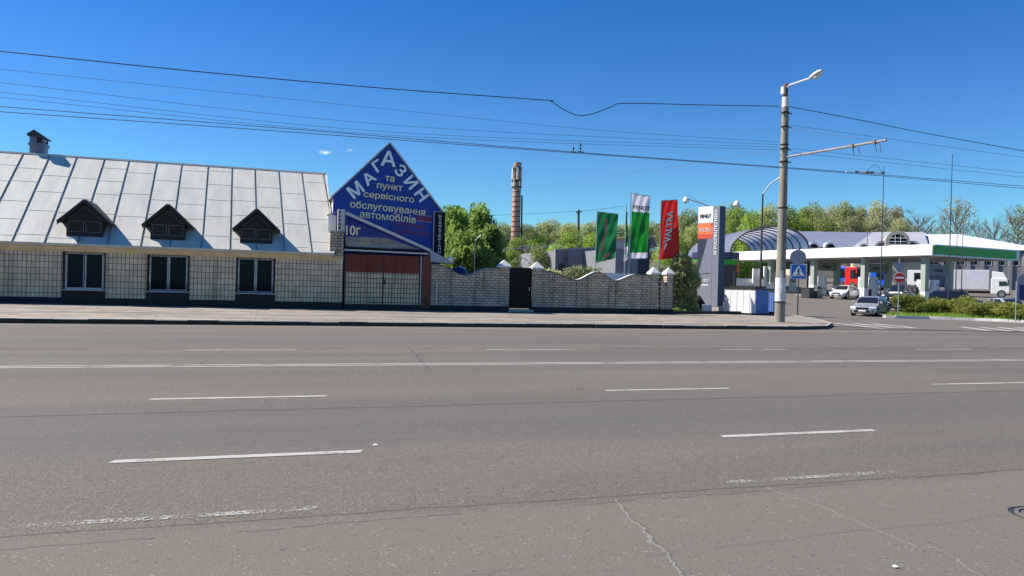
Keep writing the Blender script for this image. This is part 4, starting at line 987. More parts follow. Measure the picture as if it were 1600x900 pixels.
part('board', 'white', wp, lambda b: b.box((at(1090, 486, 44.4).x, 44.4, .12), (at(1112, 486, 44.4).x, 44.46, .66)))

# ------------------------------------------------------------------ waste containers
def container(px, D, w, dpt, h, label, mside, mend):
    o = atD(px, 486, D); o.z = .15; e = Vector((.34, -.94, 0)).normalized(); n = Vector((e.y, -e.x, 0))
    t = thing('waste_container', label, 'container', tuple(o), group='waste containers by the pole')
    A = o - e * w
    def fn(b):
        b.obox(A + Z * .1, e * w, -n * .05, Z * h); b.obox(A - n * dpt + Z * .1, e * w, n * .05, Z * h)
        b.obox(A - n * .05 + Z * .1, -n * (dpt - .1), e * .05, Z * h, 1); b.obox(o - n * .05 + Z * .1, -n * (dpt - .1), -e * .05, Z * h, 1)
        for k in range(1, 5): b.obox(A + e * (w * k / 5) + n * .02 + Z * .1, e * .05, -n * .02, Z * (h - .02))
    part('tub', [mside, mend], t, fn)
    part('lid', 'bintop', t, lambda b: (b.obox(A - e * .04 + n * .04 + Z * (h + .1), e * (w + .08), -n * (dpt + .08), Z * .1), b.obox(A + e * .1 - n * dpt * .3 + Z * (h + .2), e * (w - .4), -n * dpt * .5, Z * .1)))
    part('foot', 'black', t, lambda b: [b.obox(A + e * (w * k) - n * .2 + Z * 0, e * .12, -n * .2, Z * .1) for k in (.05, .88)])
    return t
container(1180, 48.6, 2.4, 1.45, 1.5, 'big white waste container with black lid left of the concrete pole', 'binwhite', 'binblue')  # blue end: shaded side of the white steel, put into the colour
container(1208, 52, .9, 1.2, 1.4, 'blue sided waste container half behind the concrete pole', 'binblue', 'binblue')
sp1 = thing('steel_post', 'thin dark steel post standing before the white waste container', 'post', tuple(at(1146, 488, 43.5)))
sp1.location.z = .15
part('post', 'dark', sp1, lambda b: b.tube([(sp1.location.x, 43.5, .1), (sp1.location.x, 43.5, at(1146, 425, 43.5).z)], .045, 8))
part('cross_piece', 'dark', sp1, lambda b: b.box((sp1.location.x - .06, 43.4, at(1146, 428, 43.5).z), (sp1.location.x + .2, 43.5, at(1146, 425, 43.5).z)))
po = thing('price_totem', 'white post carrying a narrow orange panel beside the station', 'sign', tuple(Vector((atD(1150, 450, 80).x, atD(1150, 450, 80).y, .8))))
def totem(b):
    p = atD(1145, 445, 80); q = atD(1145, 400, 80); b.obox((p.x, p.y, .8), (.35, -.1, 0), (.05, .2, 0), (0, 0, q.z - .8))
part('post', 'white', po, totem)
part('panel', 'orange', po, lambda b: b.obox(atD(1148, 429, 79.5), Vector((.38, -.2, 0)), (.1, .2, 0), Z * 1.75))

lk = thing('low_edging', 'low black edging strip running past shrub, pylon and containers', 'edging', (28, 42.2, .15))
part('strip', 'plinth', lk, lambda b: (b.obox((23.15, 40.7, .1), (5.0, 1.6, 0), (-.05, .16, 0), (0, 0, .24)), b.obox((28.16, 42.3, .1), (4.4, .5, 0), (-.02, .16, 0), (0, 0, .24))))

# thin street lamp
tl = thing('street_lamp', 'slim grey street lamp with angled arm, left of the concrete pole', 'street lamp', tuple(Vector((at(1187, 485, 46.5).x, 46.5, .15))))
part('mast', 'dark', tl, lambda b: b.tube([Vector((tl.location.x, 46.5, .1)), Vector((tl.location.x, 46.5, at(1188.5, 303, 46.5).z))], [.085, .06], 10))
part('lamp_arm', 'whited', tl, lambda b: b.tube([Vector((tl.location.x, 46.5, at(1188.5, 303, 46.5).z)), at(1203, 288, 46), at(1216, 279, 45.5)], .05, 8))
part('lamp_head', 'whited', tl, lambda b: b.tube([at(1214, 280.5, 45.5), at(1222, 276, 45.2), at(1230, 273, 45)], [.05, .12, .07], 8))

# ------------------------------------------------------------------ road signs
def sign_frame(px, py, D, toward=True):
    """a sign at depth D squarely facing the camera's side of the road"""
    return atD(px, py, D)
cs = thing('crossing_sign', 'blue pedestrian crossing sign under a round sign back, right of the pole', 'road sign', (33.3, 41.85, .1))
sc = atD(1247.5, 424.5, 50); sx = Vector((.86, -.51, 0)).normalized(); sn = Vector((-.51, -.86, 0)).normalized(); qs = .48
part('pole', 'dark', cs, lambda b: b.tube([(sc.x + .07, sc.y + .06, .05), (sc.x + .07, sc.y + .06, atD(1248, 386, 50).z)], .04, 8))
sq = part('sign_plate', ['white', 'signblue'], cs, lambda b: (b.obox(sc - sx * qs - Z * qs, sx * 2 * qs, Z * 2 * qs, sn * .02), b.obox(sc - sx * qs * .93 - Z * qs * .93 + sn * .02, sx * 1.86 * qs, Z * 1.86 * qs, sn * .003, 1)))
SP = lambda a, c, l=.026: sc + sx * a * qs + Z * c * qs + sn * l
part('triangle', 'white', sq, lambda b: b.prism([SP(-.82, -.62), SP(.82, -.62), SP(0, .85)], sn * .003))
def walker(b):
    l = .031
    def ln(a0_, c0_, a1_, c1_, w=.07):
        p, q = SP(a0_, c0_, l), SP(a1_, c1_, l); d = q - p; k = d.cross(sn).normalized() * w * qs; b.obox(p - k / 2, d, k, sn * .002)
    b.disc(SP(.0, .42, l), sx, Z, .085 * qs, sn * .002, 12)
    ln(.0, .33, .02, -.05, .17); ln(.02, -.05, .17, -.5, .09); ln(.0, -.05, -.2, -.5, .09); ln(.02, .28, .24, .03, .07); ln(-.02, .28, -.2, .02, .07)
    for k in range(5): ln(-.62 + .29 * k, -.54, -.55 + .29 * k, -.46, .14)
part('walking_figure', 'black', sq, walker)
rc = atD(1247, 402, 50)
part('round_plate', 'signback', cs, lambda b: b.disc(rc, sx, Z, .5, -sn * .02, 28)) if False else part('round_plate', 'signback', cs, lambda b: b.disc(rc + sn * .0, sx, Z, .5, sn * .02, 28))

ne = thing('no_entry_sign', 'red no entry sign below the back of a triangular sign at the hedge', 'road sign', (0, 0, 0))
nc = atD(1405.5, 434, 56); ne.location = (nc.x, nc.y, .1)
part('pole', 'steel', ne, lambda b: b.tube([(nc.x - .0, nc.y + .05, .0), (nc.x - .0, nc.y + .05, atD(1405, 404, 56).z)], .04, 8))
rp_ = part('round_plate', ['white', 'signred'], ne, lambda b: (b.disc(nc, sx, Z, .40, sn * .02, 28), b.disc(nc + sn * .02, sx, Z, .37, sn * .003, 28, 1)))
part('white_bar', 'white', rp_, lambda b: b.obox(nc - sx * .29 - Z * .06 + sn * .024, sx * .58, Z * .12, sn * .003))
tr_c = atD(1405.5, 416, 56)
part('triangle_plate', 'signback', ne, lambda b: b.prism([tr_c - sx * .5 + Z * .28, tr_c + sx * .5 + Z * .28, tr_c + sx * .12 - Z * .42, tr_c - sx * .12 - Z * .42], sn * .02))
rs = thing('round_topped_sign', 'blue and grey round topped sign cut by the right edge', 'road sign', (0, 0, 0))
rcn = atD(1602, 445, 52); rs.location = (rcn.x, rcn.y, .1)
def rsf(b):
    pts = [rcn + sx * .5 * math.cos(a) + Z * (.25 + .5 * math.sin(a)) for a in [math.pi * k / 12 for k in range(13)]] + [rcn - sx * .5 - Z * 1.1, rcn + sx * .5 - Z * 1.1]
    b.prism(pts, sn * .03); b.obox(rcn - sx * .38 - Z * 1.0 + sn * .031, sx * .76, Z * 1.0, sn * .003, 1)
part('plate', ['signback', 'navy'], rs, rsf)
part('pole', 'steel', rs, lambda b: [b.tube([rcn + sx * s - sn * .03 - Z * (rcn.z - .05), rcn + sx * s - sn * .03 + Z * .2], .04, 8) for s in (-.52,)])

# ------------------------------------------------------------------ planted island
def isl_pts(): return [(42.5, 44.1), (43.0, 43.75), (45.6, 43.3), (47.8, 41.4), (49.4, 38.8), (54.6, 34.4), (64, 32.6), (76, 32), (76, 40), (66, 46), (58, 52), (53, 53.4), (47.6, 48.6)]
struct('island', 'soil', lambda b: b.prism([(x, y, -.05) for x, y in isl_pts()], (0, 0, .2)))
def ik(b):
    P = isl_pts(); r2 = random.Random(9)
    for i in range(len(P)):
        p, q = Vector((*P[i], -.05)), Vector((*P[(i + 1) % len(P)], -.05)); d = q - p; n = Vector((d.y, -d.x, 0)).normalized() * .16; k = max(1, int(d.length))
        for j in range(k): b.obox(p + d * (j / k) + d.normalized() * .008, d / k - d.normalized() * .016, n, Z * (.235 + r2.uniform(-.012, .012)))
struct('island_kerb', 'kerbwhite', ik)
def in_poly(x, y, P):
    c = False
    for i in range(len(P)):
        (x0, y0), (x1, y1) = P[i], P[i - 1]
        if (y0 > y) != (y1 > y) and x < (x1 - x0) * (y - y0) / (y1 - y0) + x0: c = not c
    return c

def np_mesh(name, verts, faces, mats, mi=None, parent=None, loc=None):
    verts = np.asarray(verts, np.float32); faces = np.asarray(faces, np.int32); k = faces.shape[1]
    me = bpy.data.meshes.new(name); me.vertices.add(len(verts)); me.vertices.foreach_set('co', verts.ravel())
    me.loops.add(faces.size); me.loops.foreach_set('vertex_index', faces.ravel())
    me.polygons.add(len(faces)); me.polygons.foreach_set('loop_start', np.arange(0, faces.size, k, dtype=np.int32)); me.polygons.foreach_set('loop_total', np.full(len(faces), k, np.int32))
    for m in mats: me.materials.append(M[m])
    if mi is not None: me.polygons.foreach_set('material_index', np.asarray(mi, np.int32))
    me.update(); me.validate()
    o = bpy.data.objects.new(name, me); COL.objects.link(o)
    if parent: o.parent = parent
    if loc is not None: o.location = loc
    return o

def leaf_quads(centres, size, droop=0.0, aspect=1.6, jit=.4):
    n = len(centres); c = np.asarray(centres)
    d = nrg.normal(size=(n, 3)); d[:, 2] -= droop; d /= np.linalg.norm(d, axis=1)[:, None]
    a = nrg.normal(size=(n, 3)); s = np.cross(d, a); s /= np.linalg.norm(s, axis=1)[:, None]
    L = size * (1 + jit * nrg.uniform(-1, 1, (n, 1))); W = L / aspect
    v = np.stack([c - d * L / 2, c + s * W / 2, c + d * L / 2, c - s * W / 2], 1).reshape(-1, 3)
    return v, np.arange(4 * n).reshape(n, 4)

P_ = isl_pts(); gp = []
while len(gp) < 26000:
    x, y = rng.uniform(42, 70), rng.uniform(32, 56)
    if in_poly(x, y, P_) and (0.309 * x + 0.951 * y) < 62: gp.append((x, y, .15))
gp = np.array(gp); n = len(gp); h = nrg.uniform(.10, .32, n); an = nrg.uniform(0, 6.28, n); w = .02
dx, dy = np.cos(an) * w, np.sin(an) * w; lx, ly = nrg.normal(0, .05, n), nrg.normal(0, .05, n)
v = np.stack([gp + np.stack([dx, dy, 0 * dx], 1), gp - np.stack([dx, dy, 0 * dx], 1), gp + np.stack([lx, ly, h], 1)], 1).reshape(-1, 3)
g = np_mesh('island_grass', v, np.arange(3 * n).reshape(n, 3), ['grass']); props(g, 'long fresh grass covering the kerbed traffic island', 'grass', kind='stuff')

# ------------------------------------------------------------------ plants
def crown_points(n, blobs, shell=.55):
    """points through the outer part of several blobs (cx,cy,cz,rx,ry,rz)"""
    out = []; vol = np.array([b[3] * b[4] * b[5] for b in blobs]) ** .67; vol /= vol.sum()
    for b, k in zip(blobs, nrg.multinomial(n, vol)):
        d = nrg.normal(size=(k, 3)); d /= np.linalg.norm(d, axis=1)[:, None]
        r = shell + (1.08 - shell) * nrg.random((k, 1)) ** .8
        out.append(np.array(b[:3]) + d * r * np.array(b[3:6]))
    return np.concatenate(out)

def rand_blobs(H, Wd, base, nb, seed, oval=1.0):
    r2 = random.Random(seed); bl = []
    for k in range(nb):
        t = (k + .5) / nb; z = base + (H - base) * (.12 + .8 * t)
        env = math.sin(math.pi * min(1, .18 + .8 * t)) ** .7 * Wd / 2
        a = k * 2.4 + r2.random(); rr = env * r2.uniform(.25, .75)
        s = Wd * r2.uniform(.14, .24); bl.append((rr * math.cos(a), rr * math.sin(a), z, s, s, s * r2.uniform(.7, 1.1) * oval))
    return bl

def branches(b, H, base, seed, nb=9, spread=.35, r0=None, sub=0, wd=1.0):
    r2 = random.Random(seed); r0 = r0 or H * .018
    top = Vector((r2.uniform(-.04, .04) * H, r2.uniform(-.04, .04) * H, H * .82))
    trunk = [Vector((0, 0, -.3)), Vector((0, 0, H * .25)) + top * .04, top * .6, top]
    b.tube(trunk, [r0 * 1.2, r0, r0 * .6, r0 * .2], 7)
    for k in range(nb):
        t = .3 + .62 * k / nb; p = top * t; a = k * 2.4 + r2.random() * .8; L = H * spread * (1.1 - .7 * abs(t - .45)) * wd
        d = Vector((math.cos(a), math.sin(a), r2.uniform(.5, 1.0))).normalized()
        q = p + d * L * .5; e = q + (d + Vector((0, 0, .35))).normalized() * L * .5
        b.tube([p, q, e], [r0 * .45, r0 * .26, r0 * .08], 5)
        for j in range(sub):
            s = p + (e - p) * r2.uniform(.25, .95); d2 = (d + Vector((r2.gauss(0, .7), r2.gauss(0, .7), r2.uniform(-.1, .7)))).normalized(); L2 = L * r2.uniform(.25, .5)
            m = s + d2 * L2
            b.tube([s, m], [r0 * .16, r0 * .05], 3, caps=False)
            for i2 in range(6):
                s2 = s + (m - s) * r2.uniform(.2, 1); d3 = (d2 + Vector((r2.gauss(0, .8), r2.gauss(0, .8), r2.uniform(-.1, .6)))).normalized()
                b.tube([s2, s2 + d3 * L2 * r2.uniform(.3, .6)], [r0 * .07, r0 * .03], 3, caps=False)

def tree_proto(name, cat, H, Wd, leaf, nleaf, size, seed, bark='bark', base=.2, nb=12, droop=0.0, oval=1.0, shell=.45):
    t = thing(name, 'x', cat)
    part('trunk', bark, t, lambda b: branches(b, H, H * base, seed, wd=Wd / H * 1.3), world=False)
    pts = crown_points(nleaf, rand_blobs(H, Wd, H * base, nb, seed, oval), shell)
    v, f = leaf_quads(pts, size, droop); np_mesh('crown', v, f, [leaf], parent=t)
    return t
def bare_proto(name, H, seed, leaf=None, nleaf=0, wd=1.0):
    t = thing(name, 'x', 'tree')
    part('trunk', 'barkgrey', t, lambda b: branches(b, H, 0, seed, nb=16, spread=.38, r0=H * .016, wd=wd), world=False)
    b = MB(); r2 = random.Random(seed + 1)
    branches(b, H, 0, seed, nb=16, spread=.38, r0=H * .016, sub=11, wd=wd)
    b.build('crown', 'twig', t, world=False)
    if nleaf:
        pts = crown_points(nleaf, rand_blobs(H, H * .7 * wd, H * .3, 14, seed), .3); v, f = leaf_quads(pts, .3); np_mesh('leaves', v, f, [leaf], parent=t)
    return t
protos = {
    'bright': [tree_proto('leafy_tree', 'tree', 10, 8.5, 'leafbright', 7000, .33, s, nb=16) for s in (1, 2)],
    'olive': [tree_proto('leafy_tree', 'tree', 10, 8, 'leafolive', 6200, .33, s, nb=15) for s in (3, 4)],
    'pale': [tree_proto('budding_tree', 'tree', 10, 7.5, 'leafpale', 5200, .32, s, bark='barkgrey', nb=15, shell=.3) for s in (5, 6)],
    'bare': [bare_proto('bare_tree', 10, 21), bare_proto('bare_tree', 10, 22)],
    'halfbare': [bare_proto('bare_tree', 10, 23, 'leafolive', 700), bare_proto('bare_tree', 10, 24, 'leafpale', 900)],
}
used = set()
def place_tree(kind, px, ytop, D, label, group=None, wpx=None, v=None):
    if px > 1240 and D < 172: D += 22
    i = (len(used) if v is None else v) % len(protos[kind]); pr_ = protos[kind][i]
    p = atD(px, ytop, D); g0 = terrain(p.x, p.y); H = p.z - g0; s = H / (8.9 if 'bare' in kind else 10.0)
    sw = s if wpx is None else (wpx * D / FPX) / 8.2
    loc, sc_ = (p.x, p.y, g0 - .1), (sw, sw, s); rz = rng.uniform(0, 6.28)
    key = (kind, i)
    if key in used: o = dup(pr_, loc, rz, label, group, sc_)
    else:
        used.add(key); o = pr_; o.location = loc; o.rotation_euler = (0, 0, rz); o.scale = sc_; o['label'] = label
        if group: o['group'] = group
    return o
wood = 'trees of the wooded hill behind'
L1 = 'leafy tree in the wood on the slope behind the brick chimney and grey shed'
L2 = 'olive green tree in the wood between the red flag and the concrete pole'
L3 = 'pale budding tree in the wood above the long grey roof behind the station'
for kind, px, yt, D, w in (('olive', 786, 350, 185, 52), ('olive', 772, 356, 170, 50), ('olive', 826, 352, 190, 56), ('olive', 858, 346, 205, 60), ('olive', 890, 350, 200, 60), ('olive', 925, 348, 205, 60), ('olive', 955, 352, 195, 60), ('olive', 985, 352, 200, 60), ('olive', 1012, 348, 200, 56), ('bright', 840, 368, 150, 44), ('bright', 808, 372, 140, 44), ('bright', 925, 368, 140, 50), ('olive', 960, 370, 140, 52), ('olive', 1000, 368, 145, 54)):
    place_tree(kind, px, yt, D, L1, 'wood behind the chimney', w)
place_tree('bright', 893, 364, 98, 'fresh bright green tree above the left end of the grey shed', None, 56)
place_tree('bright', 868, 385, 92, 'lower bright green tree left of the grey shed', None, 48)
place_tree('olive', 842, 385, 86, 'loose green tree directly above the garden door', None, 46)
place_tree('bright', 800, 390, 84, 'small green tree between willow and garden door', None, 40)
for kind, px, yt, D, w in (('olive', 1045, 340, 190, 56), ('olive', 1075, 332, 185, 58), ('bright', 1050, 362, 140, 52), ('olive', 1085, 352, 140, 52), ('olive', 1135, 330, 180, 54), ('bright', 1152, 324, 165, 52), ('bright', 1175, 334, 160, 50), ('olive', 1200, 324, 185, 60), ('bright', 1232, 328, 165, 56), ('olive', 1110, 345, 150, 56)):
    place_tree(kind, px, yt, D, L2, 'wood behind the pylon', w)
for kind, px, yt, D, w in (('bright', 1255, 330, 160, 56), ('olive', 1272, 322, 180, 56), ('pale', 1300, 322, 170, 58), ('olive', 1322, 318, 185, 54), ('pale', 1345, 322, 170, 58), ('pale', 1372, 316, 165, 60), ('pale', 1398, 324, 170, 58), ('olive', 1290, 338, 150, 56), ('pale', 1330, 340, 150, 56), ('pale', 1365, 342, 150, 58), ('pale', 1405, 342, 155, 56), ('bright', 1255, 348, 145, 54)):
    place_tree(kind, px, yt, D, L3, 'wood above the long roof', w)
place_tree('bare', 1436, 334, 165, 'bare grey tree at the right end of the wood', None, 70)
place_tree('halfbare', 1496, 322, 150, 'rounded half bare tree standing alone above the white roof', None, 72)
for px, yt, D, w in ((1462, 352, 160, 46), (1530, 350, 165, 42), (1425, 348, 160, 52)): place_tree('bare', px, yt, D, 'low bare tree behind the white roof', 'low bare trees', w)
place_tree('halfbare', 1592, 330, 145, 'tall half bare tree at the right edge of the picture', None, 74)
place_tree('bare', 1556, 346, 150, 'bare spreading tree between the lone round tree and right edge', None, 56)
place_tree('halfbare', 1620, 336, 150, 'half bare tree just beyond the right edge', None, 60)

# willow-like trees behind the gable: drooping strands
def willow(px, ytop, D, wpx, seed, label, leaf='leafdark', n=9000, leaf2='leafbright'):
    p = atD(px, ytop, D); g0 = terrain(p.x, p.y); H = p.z - g0; W_ = wpx * D / FPX
    t = thing('willow_tree', label, 'tree', (p.x, p.y, g0)); r2 = random.Random(seed)
    part('trunk', 'bark', t, lambda b: branches(b, H, H * .2, seed, nb=14, r0=H * .02, wd=W_ / H * 1.2), world=False)
    pts = []; mi = []
    blobs = rand_blobs(H, W_, H * .12, 22, seed, 1.0)
    for bx, by, bz, rx, ry, rz in blobs:
        for s in range(34):
            a = r2.random() * 6.28; rr = math.sqrt(r2.random()); x, y, z = bx + rr * rx * math.cos(a), by + rr * ry * math.sin(a), min(bz + rz * r2.uniform(.1, 1.0), H)
            L = r2.uniform(.5, 1.3) * H * .17; k = 16
            for j in range(k): pts.append((x + r2.gauss(0, .10) + .15 * j / k, y + r2.gauss(0, .10), z - L * j / k + r2.gauss(0, .06)))
    v, f = leaf_quads(np.array(pts), .30, droop=1.6, aspect=2.2)
    np_mesh('crown', v, f, [leaf, leaf2], mi=(nrg.random(len(f)) < .3).astype(int), parent=t); return t
willow(708, 317, 64, 62, 31, 'willow with drooping foliage right beside the black vertical sign')
willow(748, 318, 68, 66, 33, 'dense drooping willow just right of the thin garden lamp')
willow(729, 326, 72, 70, 37, 'feathery willow top rising between its two taller neighbours')
willow(767, 346, 66, 50, 39, 'smaller willow at the right end of the willow group')
willow(728, 362, 60, 96, 35, 'lower dark willow rising straight behind the fence dip')

def shrub(name, label, loc, blobs, leaf, n, size, droop=0.0, aspect=1.6, group=None, stem='bark', cat='shrub', shell=.5):
    t = thing(name, label, cat, loc, group=group)
    H = max(b[2] + b[5] for b in blobs)
    part('stem', stem, t, lambda b: [b.tube([(b_[0] * .2, b_[1] * .2, -.05), (b_[0] * .8, b_[1] * .8, b_[2])], [.03, .01], 5) for b_ in blobs], world=False)
    v, f = leaf_quads(crown_points(n, blobs, shell), size, droop, aspect); v[:, 2] = np.maximum(v[:, 2], .0)
    np_mesh('foliage', v, f, [leaf], parent=t); return t
sb = at(1066, 487, 43.3)
shrub('leafy_shrub', 'tall leafy pale green shrub between fence corner and grey pylon', (sb.x, 43.3, .05), [(x * .5, y, z, .62, .5, .55) for x, y, z in ((-1.0, 0, .6), (0, .2, .6), (.9, .1, .5), (-.9, .1, 1.5), (.1, -.1, 1.6), (.8, .2, 1.4), (-.6, 0, 2.4), (.5, .1, 2.5), (0, .3, 3.0), (-1.1, .2, 2.0), (1.0, 0, 2.1), (-.2, 0, 3.25))], 'leafshrub', 3600, .30, .5, 1.9, shell=.8)
sb2 = at(1088, 440, 44.8)
shrub('leafy_shrub', 'leafy shrub squeezed directly behind the grey pylon edge', (sb2.x - .3, 44.9, .05), [(x, y, z, .6, .5, .6) for x, y, z in ((-.5, 0, .6), (.2, .2, .9), (-.5, 0, 1.7), (.2, .1, 2.2), (-.2, 0, 3.0))], 'leafshrub', 2400, .22, .4, 1.8)
gs = at(1068, 486, 42.6)
shrub('low_plants', 'low dark green plants along the foot of the leafy shrub', (gs.x, 42.7, .1), [(x, 0, .14, .45, .3, .24) for x in (-1.0, -.5, 0, .5, 1.0)], 'leafdark', 1500, .16, 0, 2.0, cat='plant')
for px, yt, w, lab in ((910, 412, 1.2, 'dark budding shrub behind the second dip of the brick fence'), (1040, 418, .8, 'leafy shrub tip showing behind the last two capped piers'), (860, 418, .7, 'low shrub showing over the fence right of the black door')):
    p = at(px, yt, 43.5); z = p.z
    shrub('garden_shrub', lab, (p.x, 43.5, .0), [(dx * w, dy, z - .5 + dz, w * .6, .4, .45) for dx, dy, dz in ((-.6, 0, -.2), (0, .1, .05), (.6, 0, -.1), (-.2, .2, -.8), (.4, .1, -.8), (0, 0, -1.5))], 'leafshrub', 1500, .17, .2, 1.8)
for px, yt, D, w in ((1160, 398, 112, 3.0), (1190, 404, 116, 2.6)):
    p = atD(px, yt, D); g0 = terrain(p.x, p.y)
    shrub('evergreen_shrub', 'dark evergreen shrub under the vaulted roof beside the ' + ('orange panel' if px < 1170 else 'concrete pole'), (p.x, p.y, g0), [(dx * w, dy, (p.z - g0) * f, w * .55, 1.2, (p.z - g0) * .24) for dx in (-.6, 0, .6) for dy, f in ((0, .25), (.3, .55), (.1, .8))], 'leafdark', 3000, .4)
JG = 'junipers on the traffic island'
jn = [(1422, 485, 55.5, 2.0, 1.9, 'broad rounded juniper nearest the no entry sign', 1), (1450, 482, 58, 1.9, 1.75, 'rounded juniper in front of the canopy corner column', 2), (1478, 477, 60, 1.7, 1.5, 'smaller juniper between canopy corner and middle of the island', 3), (1508, 478, 58, 2.1, 1.75, 'tall dense juniper below the parked dark car', 4), (1528, 492, 52.5, 2.5, 1.35, 'low spreading juniper in the middle of the island', 5), (1558, 490, 52, 2.6, 1.35, 'flat spreading juniper under the white truck cab', 6), (1592, 489, 50.5, 2.5, 1.35, 'spreading juniper closest to the right edge', 7)]
for px, yb, D, w, h_, lab, sd in jn:
    D += 3.3; p = atD(px, yb, D); r2 = random.Random(sd)
    bl = [(r2.uniform(-1, 1) * w * .55, r2.uniform(-.7, .7) * w * .4, h_ * r2.uniform(.2, .72), w * r2.uniform(.2, .34), w * .25, h_ * r2.uniform(.18, .28)) for _ in range(16)]
    shrub('juniper_shrub', lab, (p.x, p.y, .13), bl, 'juniper', 5200, .17, -.9, 3.0, group=JG, shell=.35)

# ------------------------------------------------------------------ filling station
C0 = Vector((62.1, 58.7, 0)); AX = Vector((-.14, .99, 0)).normalized(); BX = Vector((.99, .14, 0)).normalized(); LA, LB = 28.0, 13.1
zc0 = atD(1455, 399, 75).z; FH = 1.12
st = thing('fuel_canopy', 'large flat fuel station canopy with white side and green front fascia', 'canopy', (C0.x, C0.y, terrain(C0.x, C0.y)))
def canf(b):
    # rounded white long side, extruded section
    sec = [(.0, .04), (.0, .55), (.03, .58), (.03, .62), (.0, .65), (.02, .95), (.12, 1.1), (.3, 1.12), (.6, 1.12), (.6, .02)]
    b.prism([C0 + BX * u + Z * (zc0 + w_) for u, w_ in sec], AX * LA)
part('white_fascia', 'canopy', st, canf)
part('green_fascia', ['greenfas', 'canopy'], st, lambda b: (b.obox(C0 + BX * .25 + AX * -.1 + Z * (zc0 + .12), BX * LB, AX * .4, Z * .86), b.obox(C0 + BX * .2 + AX * -.12 + Z * (zc0 + .985), BX * (LB + .05), AX * .6, Z * .12, 1), b.obox(C0 + BX * .2 + AX * -.12 + Z * (zc0 - .02), BX * (LB + .05), AX * .6, Z * .135, 1)))
part('end_fascia', 'canopy', st, lambda b: b.obox(C0 + BX * (LB + .26) + AX * -.1 + Z * zc0, BX * .5, AX * LA, Z * 1.0))
part('soffit', 'soffit', st, lambda b: b.obox(C0 + BX * .62 + AX * .32 + Z * (zc0 + .03), BX * (LB - .4), AX * (LA - .4), Z * .5))
col_ab = [(1.2, .75), (1.2, 4.5), (8.3, .75), (8.3, 4.5), (15.2, .75), (15.2, 4.5), (22, .75), (22, 4.5)]
for a_, b_ in col_ab:
    p = C0 + AX * a_ + BX * b_; g0 = terrain(p.x, p.y)
    c_ = part('column', 'column', st, lambda b: b.obox(p + Z * (g0 + 1.3), BX * .62, AX * .5, Z * (zc0 - g0 - 1.27)))
    part('column_base', 'canopy', c_, lambda b: b.obox(p - BX * .03 - AX * .03 + Z * g0, BX * .68, AX * .56, Z * 1.3))
for k, a_ in enumerate((1.2, 8.3, 15.2, 22)):
    p = C0 + AX * a_ + BX * 1.5; g0 = terrain(p.x, p.y)
    bd = part('island_board', 'pumpgrey', st, lambda b: b.obox(p + AX * .12 + Z * (g0 + 3.0) - BX * .12, BX * 3.1, AX * .2, Z * .95))
    def scr(b):
        r2 = random.Random(k)
        for j in range(7): b.obox(p + AX * .112 + BX * (.7 + .2 * j) + Z * (g0 + 3.3 + r2.uniform(0, .08)), BX * .14, AX * .006, Z * r2.uniform(.1, .3 if j != 2 else .45))
    part('board_print', 'black', bd, scr)
for k, a_ in enumerate((1.2, 8.3, 15.2, 22)):
    p = C0 + AX * (a_ - .25) + BX * 1.75; g0 = terrain(p.x, p.y)
    t = thing('fuel_pump', ('white fuel pump at the pump island nearest the hedge', 'fuel pump behind the silver estate, second island from the hedge', 'white fuel pump left of the parked white car', 'farthest white fuel pump beside the concrete pole')[k], 'fuel pump', tuple(p + Z * g0), group='fuel pumps')
    part('cabinet', 'pump', t, lambda b: b.obox(p + Z * (g0 + .15), AX * 1.9, BX * .85, Z * 2.35), bevel=.03)
    part('display', 'dark', t, lambda b: b.obox(p + Z * (g0 + .2) + AX * .1 - BX * .012, AX * .8, BX * .01, Z * .95))
    part('stripe_print', 'pumpgrey', t, lambda b: [b.prism([p + Z * (g0 + 1.3) + AX * (.1 + .4 * j) - BX * .012, p + Z * (g0 + 1.3) + AX * (.18 + .4 * j) - BX * .012, p + Z * (g0 + 2.2) + AX * (-.02 + .4 * j) - BX * .012, p + Z * (g0 + 2.2) + AX * (-.08 + .4 * j) - BX * .012], BX * .008) for j in (1, 2, 3, 4)])
    part('hose', 'black', t, lambda b: b.tube([p + BX * .5 + Z * (g0 + 2.2) - AX * .03, p + BX * .6 + Z * (g0 + 1.4) - AX * .25, p + BX * .55 + Z * (g0 + .6) - AX * .2, p + BX * .5 + Z * (g0 + 1.0) - AX * .03], .025, 6))
    part('plinth', 'concrete', t, lambda b: b.obox(p - BX * 1.4 - AX * .45 + Z * g0, BX * 4.6, AX * 3.0, Z * .16))
wl_ = thing('white_panel_wall', 'low white panel wall and boards at the far end of the canopy', 'wall', tuple(atD(1190, 448, 96)))
def wpf(b):
    a, c = atD(1145, 446, 94), atD(1208, 446, 98); e = c - a; e.z = 0
    b.obox(a, e, (0, .2, 0), Z * .9); p = atD(1175, 446, 95.5); b.obox(p - Vector((0, .2, 0)), e.normalized() * 1.2, (0, .2, 0), Z * 2.1); p = atD(1192, 446, 95.5); b.obox(p - Vector((0, .2, 0)), e.normalized() * 1.0, (0, .2, 0), Z * 2.4)
part('panel', 'white', wl_, wpf)
